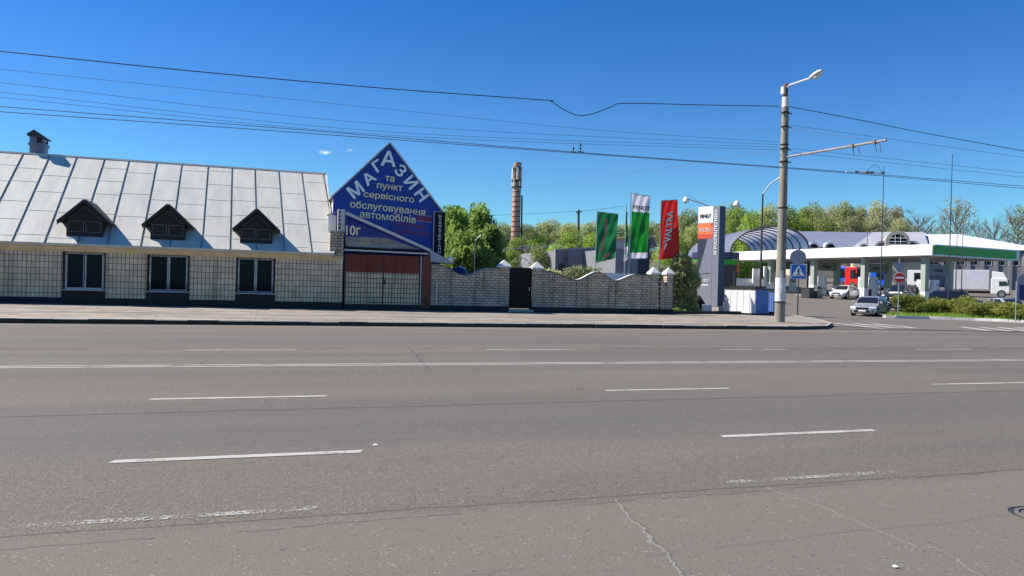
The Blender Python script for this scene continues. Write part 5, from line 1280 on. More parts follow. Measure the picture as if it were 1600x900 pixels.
# masts
for px, yt, yb, D, lab in ((1376.5, 260, 462, 66, 'tall thin mast rising over the middle of the canopy'), (1483, 240, 460, 64, 'tallest thin mast above the green fascia'), (1494, 352, 460, 70, 'short thin mast just right of the tallest mast'), (1503, 352, 460, 71, 'second short mast right of the tallest mast'), (1354, 362, 455, 92, 'short mast above the white fascia before the long roof')):
    p, q = atD(px - 1, yb, D), atD(px, yt, D)
    t = thing('thin_mast', lab, 'mast', (p.x, p.y, terrain(p.x, p.y)), group='thin masts at the station'); part('tube', 'dark', t, lambda b: b.tube([Vector((p.x, p.y, terrain(p.x, p.y) - .1)), Vector((p.x, p.y, q.z))], [.06, .025], 6)); part('tip', 'steel', t, lambda b: b.tube([Vector((p.x, p.y, q.z - .02)), Vector((p.x, p.y, q.z + .3))], .015, 5))

# small kiosk between pylon and canopy
kz = atD(1140, 450, 72); kg = terrain(kz.x, kz.y)
kk = thing('kiosk', 'dark kiosk with a green band between pylon and canopy', 'kiosk', (kz.x, kz.y, kg))
kx = Vector((.80, -.45, 0)); kx.normalize()
part('wall', 'dark', kk, lambda b: b.obox(Vector((kz.x, kz.y, kg)) - kx * 2.6, kx * 3.2, Vector((.4, 1.8, 0)), Z * (atD(1140, 414, 72).z - kg)))
part('green_band', 'greenfas', kk, lambda b: b.obox(Vector((kz.x, kz.y, atD(1140, 413.5, 72).z)) - kx * 2.7, kx * 3.4, Vector((.45, 2, 0)), Z * .5))
part('roof_slab', 'pylside', kk, lambda b: b.obox(Vector((kz.x, kz.y, atD(1140, 404, 72).z)) - kx * 2.8, kx * 3.6, Vector((.5, 2.2, 0)), Z * .6))

# vaulted roof
vt_ = thing('vaulted_hall', 'grey barrel vaulted roof with ribbed open front beside the station', 'building', tuple(atD(1200, 420, 104)))
vt_.location.z = terrain(*vt_.location[:2])
pL, pR, pA = atD(1141, 394, 104), atD(1264, 389, 101), atD(1203, 353.5, 102.5)
VB = (atD(1075, 389, 125) - pL); VB.z = 0
def arc(t, k=1.0):
    # ellipse-like arch from pL to pR with apex pA
    mid = (pL + pR) / 2; hgt = pA.z - mid.z; e = (pR - pL) / 2; a = math.pi * t
    return mid - e * math.cos(a) * k + Z * hgt * math.sin(a) * k
def vf(b):
    b.grid(lambda u, v: arc(u) + VB * v, 28, 8); 
    b.grid(lambda u, v: arc(u, 1 - .03 * v), 28, 1, 0)
part('vault', ['vault', 'vaultin'], vt_, vf)
part('rib', 'dark', vt_, lambda b: [b.tube([arc(k / 24, .975 if j else .99) + VB * (j / 9) for k in range(25)], .085 if j else .15, 5) for j in range(10)])
for p in (pL, pR):
    for s_ in (0, .5, 1): part('post', 'dark', vt_, lambda b: b.tube([p + VB * s_, p + VB * s_ - Z * (p.z - terrain(p.x, p.y))], .15, 6))

# long buildings behind the station
def block(label, px0, px1, D0, D1, y_eave, y_ridge, depth, mw, mr, roofinset=.0, name='low_building', wins_n=8, winm='pvc', ymid=None, hip=(0, 0)):
    a, c = atD(px0, y_eave, D0), atD(px1, y_eave, D1); ez = (a.z + c.z) / 2; a.z = c.z = 0; e = c - a; L = e.length; u = e / L; n = Vector((-u.y, u.x, 0))
    if n.y < 0: n = -n
    m_ = (a + c) / 2; g0 = min(terrain(a.x, a.y), terrain(c.x, c.y)) - .3
    t = thing(name, label, 'building', (m_.x, m_.y, g0))
    part('wall', mw, t, lambda b: b.obox(a + Z * g0, e, n * depth, Z * (ez - g0)))
    rz = atD((px0 + px1) / 2, y_ridge, (D0 + D1) / 2 + depth / 2).z
    A = a - n * .4 - u * .4 + Z * ez; B = c - n * .4 + u * .4 + Z * ez; Cc = B + n * (depth + .8); Dd = A + n * (depth + .8)
    r0 = (A + Dd) / 2 + u * hip[0]; r1 = (B + Cc) / 2 - u * hip[1]; r0.z = r1.z = rz
    rf = MB().add([A, B, Cc, Dd, r0, r1], [(0, 1, 5, 4), (2, 3, 4, 5), (1, 2, 5), (3, 0, 4), (0, 3, 2, 1)]).build('roof', mr, t)
    H = ez - g0
    for k in range(wins_n):
        s = L * (k + .5) / wins_n
        for zz in ((ez - 2.6),):
            wv = part('window', winm, t, lambda b: b.obox(a + u * (s - .75) - n * .06 + Z * zz, u * 1.5, n * .05, Z * 1.9))
            part('pane', 'glass', wv, lambda b: (b.obox(a + u * (s - .63) - n * .07 + Z * (zz + .12), u * .58, n * .008, Z * 1.66), b.obox(a + u * (s + .05) - n * .07 + Z * (zz + .12), u * .58, n * .008, Z * 1.66)))
    return t, a, u, n, ez, rz, rf, depth
b1 = block('long station building with blue grey roof and arched white dormers', 1240, 1392, 147, 145, 387, 362.5, 9, 'wallbeige', 'roofshade', wins_n=5)
b2 = block('long building with pale sheet roof and a round arched window', 1334, 1448, 138, 134, 388, 363, 13, 'wallbeige', 'roofgrey', wins_n=6, hip=(4, 0))
b3 = block('grey rendered hall with a bright white roof behind the truck', 1450, 1640, 134, 126, 391, 366.5, 15, 'wallblue', 'roofpale', wins_n=9, hip=(0, 13))
part('pilaster', 'wallblue', b3[0], lambda b: [b.obox(b3[1] + b3[2] * (2.0 * k) - b3[3] * .25 + Z * 2, b3[2] * .45, b3[3] * .24, Z * (b3[4] - 2.1)) for k in range(9)])
def eye_dormer(bt, px, yb, D, wd_, m, pane='glass'):
    t, a, u, n, ez, rz, rf, dp = bt; c = atD(px, yb, D)
    d_ = part('dormer', m, rf, lambda b: b.prism([c + u * wd_ * math.cos(q) + Z * wd_ * .95 * math.sin(q) for q in [math.pi * k / 14 for k in range(15)]], n * 4))
    part('dormer_pane', pane, d_, lambda b: b.prism([c - n * .03 + u * wd_ * .66 * math.cos(q) + Z * wd_ * .62 * math.sin(q) for q in [math.pi * k / 14 for k in range(15)]], n * .02)); return c, u, n
eye_dormer(b1, 1272, 387, 145.6, 1.1, 'canopy'); eye_dormer(b1, 1298, 387, 145.2, 1.15, 'canopy')
eye_dormer(b2, 1350, 387, 136, .9, 'roofpale', 'dark'); eye_dormer(b2, 1378, 386, 134.4, 1.2, 'roofgrey', 'dark'); eye_dormer(b2, 1427, 386, 133.2, 1.15, 'roofgrey', 'dark')
rcw, ru, rn = atD(1402.5, 386, 132.5), b2[2], b2[3]
RS = 1.2
rw = part('round_window', 'concrete', b2[0], lambda b: b.prism([rcw + ru * (1.6 * RS), rcw + ru * (1.6 * RS) + Z * (.75 * RS)] + [rcw + Z * (.75 * RS) + ru * (1.6 * RS) * math.cos(q) + Z * (1.6 * RS) * math.sin(q) for q in [math.pi * k / 16 for k in range(1, 16)]] + [rcw - ru * (1.6 * RS) + Z * (.75 * RS), rcw - ru * (1.6 * RS)], rn * (4 * RS)))
part('pane', 'glass', rw, lambda b: b.prism([rcw + ru * (1.1 * RS) + Z * (.5 * RS), *[rcw + Z * (.75 * RS) + ru * (1.1 * RS) * math.cos(q) + Z * (1.1 * RS) * math.sin(q) for q in [math.pi * k / 16 for k in range(17)]], rcw - ru * (1.1 * RS) + Z * (.5 * RS)][:] if False else [rcw + Z * (.75 * RS) - rn * (.03 * RS) + ru * (1.1 * RS) * math.cos(q) + Z * (1.1 * RS) * math.sin(q) for q in [2 * math.pi * k / 24 for k in range(24)] if math.sin(q) > -.3], rn * (.02 * RS)))
def munt(b):
    for dz in (.55, 1.05): b.obox(rcw - ru * (1.05 * RS) + Z * ((dz + .2) * RS) - rn * (.06 * RS), ru * (2.1 * RS), rn * (.03 * RS), Z * (.09 * RS))
    for du in (-.35, .35): b.obox(rcw + ru * ((du - .04) * RS) + Z * (.45 * RS) - rn * (.065 * RS), ru * (.08 * RS), rn * (.03 * RS), Z * (1.25 * RS))
part('muntin', 'white', rw, munt); part('sign_panel', 'white', rw, lambda b: b.obox(rcw - ru * (1.05 * RS) - rn * (.08 * RS) - Z * (.02 * RS), ru * (2.1 * RS), rn * (.05 * RS), Z * (.42 * RS)))

# grey shed behind the fence
gsd = thing('grey_shed', 'plain grey flat roofed shed behind the brick fence', 'building', tuple(at(920, 430, 78)))
gsd.location.z = terrain(*gsd.location[:2])
ga, gb_ = at(868, 391.5, 78), at(936, 388, 78)
part('wall', 'greywall', gsd, lambda b: b.prism([Vector((ga.x, 78, .5)), Vector((at(980, 389, 78).x, 78, .5)), Vector((at(980, 389, 78).x, 78, gb_.z)), gb_, ga], (0, 14, 0)))
part('roof_edge', 'zinc', gsd, lambda b: b.obox(ga + Vector((-.1, -.1, 0)), gb_ - ga, (0, .3, 0), Z * .15))
part('door', 'dark', gsd, lambda b: b.box((at(873, 420, 78).x, 77.9, .8), (at(880, 420, 78).x, 77.99, at(877, 412, 78).z)))
part('ladder', 'dark', gsd, lambda b: ([b.tube([Vector((at(px, 430, 77.6).x, 77.6, .5)), Vector((at(px, 430, 77.6).x, 77.6, at(883, 388, 77.6).z))], .05, 5) for px in (882, 886)] + [b.tube([Vector((at(882, 430, 77.6).x, 77.6, 1 + .4 * k)), Vector((at(886, 430, 77.6).x, 77.6, 1 + .4 * k))], .04, 4) for k in range(12)]))
gs2 = thing('grey_annex', 'grey annex with dark end wall between green flag and shrub', 'building', tuple(at(990, 430, 70)))
gs2.location.z = .6
x0_, x1_, x2_ = at(961, 430, 70).x, at(996, 430, 70).x, at(1015, 430, 70).x
part('wall', 'greywall', gs2, lambda b: b.box((x0_, 70, .3), (x1_, 80, at(975, 389, 70).z)))
part('end_wall', 'pyldark', gs2, lambda b: b.box((x1_ + .01, 70.1, .3), (x2_, 80, at(1005, 374, 70).z)))
part('door', 'dark', gs2, lambda b: b.box((at(952, 430, 69.9).x, 69.9, .3), (at(960, 430, 69.9).x, 69.98, at(955, 418, 70).z))) if False else None
part('white_wall', 'white', gs2, lambda b: b.box((at(943, 430, 66).x, 66, .3), (at(994, 430, 66).x, 66.2, at(970, 427, 66).z)))
hs = thing('small_house', 'brown roofed house with white gable between the two green flags', 'house', tuple(at(975, 400, 100)))
hs.location.z = terrain(*hs.location[:2])
h0, h1, h2 = at(955, 391, 96), at(962, 377, 96), at(976, 387, 96)
part('gable', 'white', hs, lambda b: b.prism([Vector((h0.x, 96, 1.5)), Vector((h2.x, 96, 1.5)), h2, h1, h0], (0, .3, 0)))
part('roof', 'brownroof', hs, lambda b: b.prism([h1 + Vector((-.5, -.3, .1)), h2 + Vector((.1, -.3, 0)), at(1028, 386, 104), at(1020, 371, 106)], (0, .3, .2)))

# tall brick chimney
ch = thing('brick_chimney', 'tall tapering red brick chimney carrying white antennas', 'chimney', tuple(atD(806, 400, 150)))
cb_ = atD(805, 385, 150); ct = atD(808.5, 254, 150); cg = terrain(cb_.x, cb_.y); ch.location = (cb_.x, cb_.y, cg)
cH = ct.z - cg
part('stack', ['chimbrick', 'chimband'], ch, lambda b: (b.lathe([(1.0, 0), (.86, cH * .25), (.66, cH), (.5, cH + .02)], 20), [b.lathe([(1.02 - .36 * min(1, z / cH), 0), (1.02 - .36 * min(1, z / cH), .16)], 20, (0, 0, z), 1) for z in [cH * (.2 + .047 * k) for k in range(17)]]), world=False)
part('side_pipe', 'dark', ch, lambda b: (b.tube([(1.25, -.2, 0), (1.05, -.2, cH * .69)], .17, 8), b.tube([(.65, -.5, cH * .2), (.62, -.3, cH)], .1, 6)), world=False)
for k in range(6):
    a = k * math.pi / 3 + .3; part('antenna', 'ceramic', ch, lambda b: b.obox(Vector((.95 * math.cos(a) - .16, .95 * math.sin(a) - .1, cH - 3.3 + .2 * (k % 2))), (.32, 0, 0), (0, .2, 0), (0, 0, 2.2)), world=False)
for k in range(5):
    a = k * 1.26; part('antenna', 'ceramic', ch, lambda b: b.obox(Vector((.85 * math.cos(a) - .14, .85 * math.sin(a) - .1, cH - 4.7)), (.28, 0, 0), (0, .2, 0), (0, 0, 1.1)), world=False)
part('antenna_ring', 'dark', ch, lambda b: [b.lathe([(.7, z), (1.0, z), (1.0, z + .18), (.7, z + .18)], 18, ring=True) for z in (cH - 3.7, cH - 1.4, cH - 4.9)], world=False)

# utility pole and garden lamp
up = thing('utility_pole', 'dark wooden utility pole above the grey shed roof', 'utility pole', tuple(at(905, 395, 95)))
up.location.z = terrain(*up.location[:2])
part('shaft', 'bark', up, lambda b: b.tube([Vector((up.location.x, 95, up.location.z)), at(904, 328, 95)], .16, 7)); part('footing', 'concrete', up, lambda b: b.tube([Vector((up.location.x + .2, 94.9, up.location.z)), at(908, 376, 94.9)], .17, 6)); part('crossarm', 'bark', up, lambda b: b.tube([at(900, 332, 95), at(909, 331, 95)], .08, 5))
gl_ = thing('garden_lamp', 'thin street lamp with white head before the willows', 'street lamp', tuple(at(740, 425, 50)))
gl_.location.z = .2
part('mast', 'steel', gl_, lambda b: b.tube([Vector((at(741, 425, 50).x, 50, .2)), Vector((at(741, 425, 50).x, 50, at(741, 376, 50).z))], .018, 6)); part('lamp_head', 'ceramic', gl_, lambda b: b.tube([Vector((at(741, 425, 50).x, 50, at(741, 376, 50).z)), at(746, 372, 49.8), at(752, 367, 49.6)], [.018, .04, .035], 6))
pp = thing('pipe_bridge', 'grey overhead pipes on posts in front of the chimney foot', 'pipes', tuple(at(800, 400, 110)))
pp.location.z = terrain(*pp.location[:2])
part('pipe', 'steel', pp, lambda b: (b.tube([at(788, 389, 110), at(845, 388, 110), at(856, 384, 110)], .13, 6), b.tube([at(812, 384, 110), at(840, 388, 109.5)], .12, 6)))
part('post', 'rust', pp, lambda b: [b.tube([at(px, 389, 110), Vector((at(px, 389, 110).x, 110, 1.5))], .12, 5) for px in (789, 812, 840)])

# ------------------------------------------------------------------ vehicles (local: x forward, y left, z up)
def loft(b, secs, mi=0, close=True):
    n = len(secs[0]); k = len(b.v); vs = [p for s in secs for p in s]
    fs = [(i * n + j, i * n + (j + 1) % n, (i + 1) * n + (j + 1) % n, (i + 1) * n + j) for i in range(len(secs) - 1) for j in range(n)]
    if close: fs += [tuple(range(n))[::-1], tuple(range((len(secs) - 1) * n, len(secs) * n))]
    b.add(vs, fs, mi)
def wheel(t, x, y, r, w):
    s = 1 if y > 0 else -1
    wh = part('wheel', 'tyre', t, lambda b: b.tube([(x, y - s * w, r), (x, y - s * .02, r), (x, y, r)], [r, r, r * .9], 20), world=False)
    part('rim', 'rim', wh, lambda b: (b.tube([(x, y - s * .05, r), (x, y + s * .006, r)], r * .62, 16), [b.obox((x - .03, y + s * .007, r), Vector((.06, 0, 0)), Vector((0, s * .01, 0)), Vector((0, 0, r * .58))) for _ in (0,)]), world=False)
def car(label, loc, heading, paint, kind='estate', group=None, name='parked_car', L=4.6, W=1.8, H=1.46):
    t = thing(name, label, 'car', loc, heading, group); hw = W / 2; x0, x1 = L / 2, -L / 2
    suv = kind == 'suv'; bz = .74 if suv else .64; hoodz = bz + .12; belt = bz + (.32 if suv else .30); gc = .2 if not suv else .28
    def sec(x, w, zb, zt, tuck=.82): return [(x, -w * tuck, zb), (x, -w, zb + .16), (x, -w, zt - .18), (x, -w * .94, zt - .05), (x, -w * .72, zt), (x, 0, zt + .015), (x, w * .72, zt), (x, w * .94, zt - .05), (x, w, zt - .18), (x, w, zb + .16), (x, w * tuck, zb)]
    rear_x = x1 + (.1 if kind != 'sedan' else .1); boot = belt if kind != 'sedan' else belt + .03
    def body(b):
        st_ = [(x0, hw * .62, gc + .12, bz - .10), (x0 - .05, hw * .80, gc + .04, bz + .0), (x0 - .22, hw * .94, gc, hoodz - .06), (x0 - .6, hw, gc, hoodz + .03), (x0 - 1.15, hw, gc, belt - .02), (x0 - 1.6, hw, gc, belt), (x1 + 1.0, hw, gc, belt + .03), (x1 + .4, hw * .98, gc, boot + .02), (x1 + .06, hw * .92, gc + .05, boot - .02), (x1, hw * .8, gc + .14, boot - .15)]
        loft(b, [sec(*s_) for s_ in st_])
    bo = part('body', paint, t, body, world=False, smooth=True)
    cx = {'estate': [(x0 - 1.15, belt - .05), (x0 - 1.95, H), (x1 + .75, H - .02), (x1 + .12, belt)], 'suv': [(x0 - 1.15, belt - .05), (x0 - 1.85, H), (x1 + .55, H - .02), (x1 + .1, belt)], 'sedan': [(x0 - 1.15, belt - .05), (x0 - 2.0, H), (x1 + 1.35, H - .05), (x1 + .5, belt + .02)]}[kind]
    wt = hw * .74; wb = hw * .93
    def cabin(b):
        (ax, az), (bx_, bz_), (cx_, cz_), (dx_, dz_) = cx
        def s2(x, z, w): return [(x, -wb, belt - .06), (x, -w, z), (x, -w * .6, z + .025), (x, w * .6, z + .025), (x, w, z), (x, wb, belt - .06)]
        P = []
        def ring(x, z, w): return [(-w, z), (-w * .6, z + .025), (w * .6, z + .025), (w, z)]
        secs = [[(ax, -wb, az), (ax, -wb, az + .01), (ax, -wb * .6, az + .02), (ax, wb * .6, az + .02), (ax, wb, az + .01), (ax, wb, az)]]
        secs.append([(bx_ + .12, -wb, belt - .06), (bx_ + .12, -wt - .02, bz_ - .09), (bx_ + .1, -wt * .6, bz_ - .05), (bx_ + .1, wt * .6, bz_ - .05), (bx_ + .12, wt + .02, bz_ - .09), (bx_ + .12, wb, belt - .06)])
        secs.append(s2(bx_ - .15, bz_ - .01, wt)); secs.append(s2((bx_ + cx_) / 2, bz_ + .01, wt)); secs.append(s2(cx_, cz_ - .03, wt)); secs.append([(dx_, -wb, dz_ - .06), (dx_, -wb, dz_), (dx_, -wb * .6, dz_ + .01), (dx_, wb * .6, dz_ + .01), (dx_, wb, dz_), (dx_, wb, dz_ - .06)])
        loft(b, secs)
    part('cabin', paint, t, cabin, world=False, smooth=True)
    (ax, az), (bx_, bz_), (cx_, cz_), (dx_, dz_) = cx
    def ws(b):
        o = Vector((.012, 0, .014)); b.prism([Vector((ax - .1, -wb * .88, az + .1)) + o, Vector((ax - .1, wb * .88, az + .1)) + o, Vector((bx_ + .13, wt * .93, bz_ - .07)) + o, Vector((bx_ + .13, -wt * .93, bz_ - .07)) + o], (.015, 0, .015))
    part('windscreen', 'carglass', t, ws, world=False)
    part('rear_window', 'carglass', t, lambda b: b.prism([(dx_ + .06, -wb * .82, dz_ + .08), (dx_ + .06, wb * .82, dz_ + .08), (cx_ - .1, wt * .85, cz_ - .06), (cx_ - .1, -wt * .85, cz_ - .06)], (-.03, 0, .02)), world=False)
    for s in (-1, 1):
        def sw(b):
            xm = (ax + dx_) / 2 - .1
            lo = lambda x: (x, s * (wb + .005), belt + .02); hi = lambda x: (x, s * (wt + .025), bz_ - .09)
            for f0, r0_ in (((ax - .35, bx_ - .12), (xm + .06, xm + .06)), ((xm - .04, xm - .04), (dx_ + .45, cx_ + .12))):
                q = [lo(f0[0]), hi(f0[1]), hi(r0_[1]), lo(r0_[0])]; b.prism(q, (0, s * .012, 0))
        part('side_window', 'carglass', t, sw, world=False)
        part('mirror', paint, t, lambda b: b.obox((ax - .38, s * (hw - .02), belt + .03), (.2, 0, 0), (0, s * .2, 0), (0, 0, .15)), world=False, bevel=.03)
        part('headlight', 'lamp', t, lambda b: b.prism([(x0 - .09, s * hw * .50, bz - .06), (x0 - .14, s * hw * .50, bz + .06), (x0 - .36, s * hw * .965, bz + .08), (x0 - .26, s * hw * .95, bz - .05)], (.06, s * .02, .01)), world=False)
        part('door_line', 'dark', t, lambda b: [b.box((xx, s * hw - .002, gc + .15), (xx + .012, s * hw + .002, belt - .12)) for xx in (ax - .45, (ax + dx_) / 2 - .12)], world=False)
        part('fog_lamp_recess', 'black', t, lambda b: b.obox((x0 - .12, s * hw * .62, gc + .16), (.07, 0, 0), (0, s * .22, 0), (0, 0, .1)), world=False)
        if kind != 'sedan': part('roof_rail', 'black' if paint != 'silver' else 'rim', t, lambda b: b.tube([(bx_ - .1, s * wt * .92, bz_ + .0), (bx_ - .2, s * wt * .92, bz_ + .05), (cx_ + .2, s * wt * .92, bz_ + .05), (cx_ + .1, s * wt * .92, bz_)], .02, 5), world=False)
    part('grille', 'black', t, lambda b: b.prism([(x0 - .035, -hw * .44, bz - .13), (x0 - .035, hw * .44, bz - .13), (x0 - .05, hw * .50, bz + .02), (x0 - .05, -hw * .50, bz + .02)], (.05, 0, 0)), world=False)
    part('lower_intake', 'black', t, lambda b: b.box((x0 - .1, -hw * .58, gc + .10), (x0 + .014, hw * .58, gc + .22)), world=False)
    part('number_plate', 'plate', t, lambda b: b.box((x0 - .02, -.26, bz - .27), (x0 + .022, .26, bz - .16)), world=False)
    wr = .33 if not suv else .37
    for xx in (x0 - .88, x1 + .85):
        for s in (-1, 1):
            part('wheel_arch', 'black', t, lambda b: b.tube([(xx, s * (hw - .05), wr), (xx, s * (hw + .003), wr)], wr + .06, 20), world=False); wheel(t, xx, s * (hw + .012), wr, .2)
    return t
def heading_to(p, off):   # yaw so that the front looks at the camera, turned by off degrees towards picture left (positive)
    d = Vector((-p[0], -p[1])); return math.atan2(d.y, d.x) - R(off)
def vpos(px, py, D, dz=0): p = atD(px, py, D); return (p.x, p.y, terrain(p.x, p.y) + dz)
lp = vpos(1360, 480, 58.3); car('silver estate car leaving the forecourt beside the hedge', lp, heading_to(lp, 14), 'silver')
lp = vpos(1321, 460, 84.5); car('white saloon car standing by the fuel pumps', lp, heading_to(lp, 24), 'carwhite', 'sedan')
lp = vpos(1411, 470, 66); car('black car half hidden behind silver estate and no entry sign', lp, heading_to(lp, 12), 'carblack', 'sedan')
lp = vpos(1409, 450, 78); car('dark blue people carrier waiting behind the no entry sign', lp, heading_to(lp, 30), 'carblue', 'suv', H=1.85, L=4.6)
lp = vpos(1497, 455, 69); car('long black off-road car parked behind the junipers', lp, heading_to(lp, -88), 'carblack', 'suv', H=1.72, L=4.7)
lp = vpos(1572, 464, 62); car('pale silver saloon behind the junipers near the right edge', lp, heading_to(lp, -40), 'silver', 'sedan')

def lorry(label, loc, heading, cabm, boxm=None, boxl=7.0, group=None, hcab=2.9, fair=True, cat='lorry', boxh=2.7):
    t = thing('lorry', label, cat, loc, heading, group); hw = 1.22
    def cab(b):
        pr_ = [(1.0, .5), (1.04, 1.2), (1.0, 1.5), (.82, hcab - .15), (.7, hcab), (-.85, hcab), (-.95, hcab - .1), (-.95, .5)]
        b.prism([(x, -hw, z) for x, z in pr_], (0, 2 * hw, 0))
    part('cab', cabm, t, cab, world=False, bevel=.06)
    part('windscreen', 'carglass', t, lambda b: b.prism([(1.005, -hw * .9, 1.55), (1.005, hw * .9, 1.55), (.855, hw * .86, hcab - .35), (.855, -hw * .86, hcab - .35)], (.03, 0, .005)), world=False)
    part('grille', 'dark', t, lambda b: b.box((1.0, -hw * .8, .75), (1.055, hw * .8, 1.4)), world=False)
    part('bumper', 'dark', t, lambda b: b.box((.7, -hw, .38), (1.12, hw, .74)), world=False, bevel=.04)
    for s in (-1, 1):
        part('headlight', 'lamp', t, lambda b: b.box((1.1, min(s * .75, s * 1.12), .5), (1.135, max(s * .75, s * 1.12), .66)), world=False)
        part('side_window', 'carglass', t, lambda b: b.prism([(.78, s * (hw + .004), 1.55), (.66, s * (hw + .004), hcab - .4), (-.1, s * (hw + .004), hcab - .4), (-.1, s * (hw + .004), 1.5)], (0, s * .02, 0)), world=False)
        part('mirror', 'black', t, lambda b: b.box((.78, min(s * 1.27, s * 1.48), 1.6), (.9, max(s * 1.27, s * 1.48), 2.3)), world=False)
        wheel(t, .2, s * (hw + .02), .5, .3)
        if boxm: wheel(t, -boxl + .2, s * (hw + .02), .5, .3)
    if fair: part('roof_fairing', cabm, t, lambda b: b.prism([(.72, -hw * .92, hcab - .02), (.35, -hw * .9, hcab + .7), (-.85, -hw * .9, hcab + .85), (-.9, -hw * .92, hcab - .02)], (0, 2 * hw * .92, 0)), world=False, bevel=.06)
    part('chassis', 'dark', t, lambda b: b.box((-boxl - 1 if boxm else -2.6, -.5, .55), (.7, .5, .85)), world=False)
    if boxm: part('cargo_box', boxm, t, lambda b: b.box((-boxl - 1.1, -hw - .03, 1.0), (-1.15, hw + .03, 1.0 + boxh)), world=False, bevel=.04)
    return t
lp = vpos(1562, 455, 97); lorry('white lorry with grey canvas load parked right of the canopy columns', lp, R(-50), 'carwhite', 'tarp', 4.4, hcab=2.5, boxh=2.5)
lp = vpos(1430, 450, 112); lorry('white lorry cab with dark front left of the canopy corner column', lp, R(-50), 'carwhite', None, hcab=3.1, fair=False)
lp = vpos(1335, 445, 117); lorry('bright red lorry cab behind the white saloon car', lp, R(-66), 'truckred', None, hcab=3.3, fair=False)
lp = vpos(1318, 445, 122); lorry('blue lorry cab half hidden left of the red one', lp, R(-66), 'truckblue', None, hcab=3.3, fair=False)
lp = vpos(1374, 442, 114); lorry('blue topped lorry between the canopy columns behind silver estate', lp, R(-60), 'truckblue', None, hcab=3.0, fair=False)

# person by the white saloon
def person(label, loc, rz):
    t = thing('person', label, 'person', loc, rz)
    J = {'pel': (0, 0, .95), 'sp': (.04, 0, 1.15), 'ch': (.12, 0, 1.38), 'nk': (.17, 0, 1.5), 'hd': (.22, 0, 1.60), 'tp': (.23, 0, 1.72), 'hl': (0, .1, .9), 'kl': (.05, .12, .5), 'al': (-.02, .12, .09), 'tl': (.14, .13, .04), 'hr': (0, -.1, .9), 'kr': (.1, -.12, .5), 'ar': (.05, -.12, .09), 'tr': (.21, -.13, .04), 'sl': (.12, .19, 1.42), 'el': (.2, .26, 1.16), 'wl': (.42, .2, 1.05), 'fl': (.5, .19, 1.05), 'sr': (.12, -.19, 1.42), 'er': (.12, -.27, 1.14), 'wr': (.3, -.22, .96), 'fr': (.37, -.2, .93)}
    E_ = [('pel', 'sp'), ('sp', 'ch'), ('ch', 'nk'), ('nk', 'hd'), ('hd', 'tp'), ('pel', 'hl'), ('hl', 'kl'), ('kl', 'al'), ('al', 'tl'), ('pel', 'hr'), ('hr', 'kr'), ('kr', 'ar'), ('ar', 'tr'), ('ch', 'sl'), ('sl', 'el'), ('el', 'wl'), ('wl', 'fl'), ('ch', 'sr'), ('sr', 'er'), ('er', 'wr'), ('wr', 'fr')]
    rad = dict(pel=.15, sp=.14, ch=.15, nk=.06, hd=.1, tp=.07, hl=.095, kl=.065, al=.045, tl=.04, hr=.095, kr=.065, ar=.045, tr=.04, sl=.07, el=.048, wl=.032, fl=.035, sr=.07, er=.048, wr=.032, fr=.035)
    ks = list(J); me = bpy.data.meshes.new('body'); me.from_pydata([J[k] for k in ks], [(ks.index(a), ks.index(c)) for a, c in E_], [])
    o = bpy.data.objects.new('body', me); COL.objects.link(o); sk = o.modifiers.new('skin', 'SKIN')
    for i, k in enumerate(ks): me.skin_vertices[0].data[i].radius = (rad[k], rad[k])
    me.skin_vertices[0].data[0].use_root = True
    ss = o.modifiers.new('s', 'SUBSURF'); ss.levels = 1
    dg = bpy.context.evaluated_depsgraph_get(); dg.update(); m2 = bpy.data.meshes.new_from_object(o.evaluated_get(dg)); bpy.data.objects.remove(o)
    m2.materials.clear()
    for m in ('skin', 'shirt', 'trousers', 'hair'): m2.materials.append(M[m])
    for p in m2.polygons:
        c = p.center; p.use_smooth = True
        p.material_index = 3 if (c.z > 1.64 or (c.z > 1.54 and c.x < .2)) else 0 if c.z > 1.5 else 2 if (c.z < .96 and abs(c.y) < .2 and c.x < .28) else 0 if c.x > .36 else 1
    b = bpy.data.objects.new('body', m2); COL.objects.link(b); b.parent = t
    return t
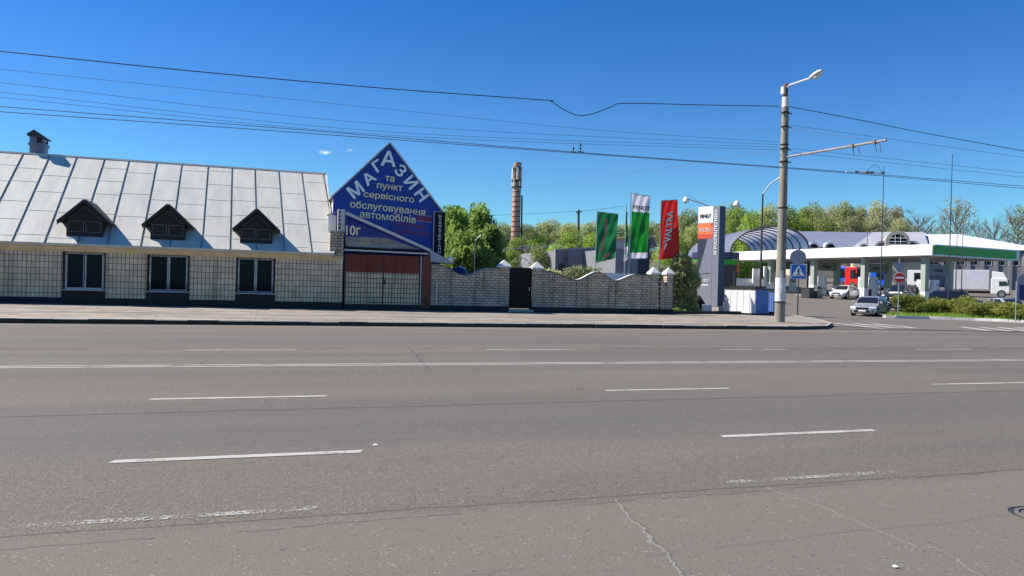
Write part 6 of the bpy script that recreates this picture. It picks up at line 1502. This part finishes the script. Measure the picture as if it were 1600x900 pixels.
lp = vpos(1325, 460, 82.3); person('person in light shirt and dark trousers standing beside the white saloon', lp, heading_to(lp, -80))

# litter bins, manhole
mh = thing('manhole_cover', 'round iron manhole cover set in the near lane, cut by the right edge', 'manhole', (5.60, 4.20, 0))
part('ring', 'iron', mh, lambda b: (b.lathe([(.172, .001), (.20, .001), (.20, .012), (.172, .012)], 40, ring=True), b.lathe([(.24, .001), (.262, .001), (.262, .009), (.24, .009)], 40, ring=True, mi=0)), world=False)
part('joint', 'tar', mh, lambda b: (b.lathe([(.2, .001), (.238, .001), (.238, .004), (.2, .004)], 40, ring=True), b.lathe([(.158, .001), (.171, .001), (.171, .003), (.158, .003)], 40, ring=True)), world=False)
part('cover', 'iron', mh, lambda b: (b.lathe([(.157, .0), (.157, .008)], 36), b.lathe([(.05, .008), (.075, .008), (.075, .013), (.05, .013)], 24, ring=True), b.lathe([(.11, .008), (.128, .008), (.128, .013), (.11, .013)], 28, ring=True)), world=False)
for px, yb, D, lab in ((1262, 460, 84, 'dark litter bin beside the third pump island'), (1275, 460, 84.6, 'grey bin right of the dark litter bin')):
    p = vpos(px, yb, D); t = thing('litter_bin', lab, 'bin', p, R(20), 'bins by the pump islands')
    part('drum', 'dark' if px < 1270 else 'pumpgrey', t, lambda b: b.box((-.5, -.5, 0), (.5, .5, 1.05)), world=False, bevel=.04); part('lid', 'bintop', t, lambda b: b.box((-.53, -.53, 1.05), (.53, .53, 1.15)), world=False, bevel=.02)

for (x, y, w), lab in (((3.62, 3.62, .04), 'small white scrap of paper lying near the lower right of the road'), ((1.1, 7.62, .05), 'white scrap lying beyond the end of the left thick dash')):
    t = thing('paper_scrap', lab, 'litter', (x, y, .006)); part('sheet', 'white', t, lambda b: b.grid(lambda u, v: Vector(((u - .5) * w * .9, (v - .5) * w * .5, .004 + .008 * math.sin(3 * u) * v)), 4, 3), world=False)

# unused prototypes must not stay behind
for kind in protos:
    for i, o in enumerate(protos[kind]):
        if (kind, i) not in used:
            for c in list(o.children): bpy.data.objects.remove(c)
            bpy.data.objects.remove(o)
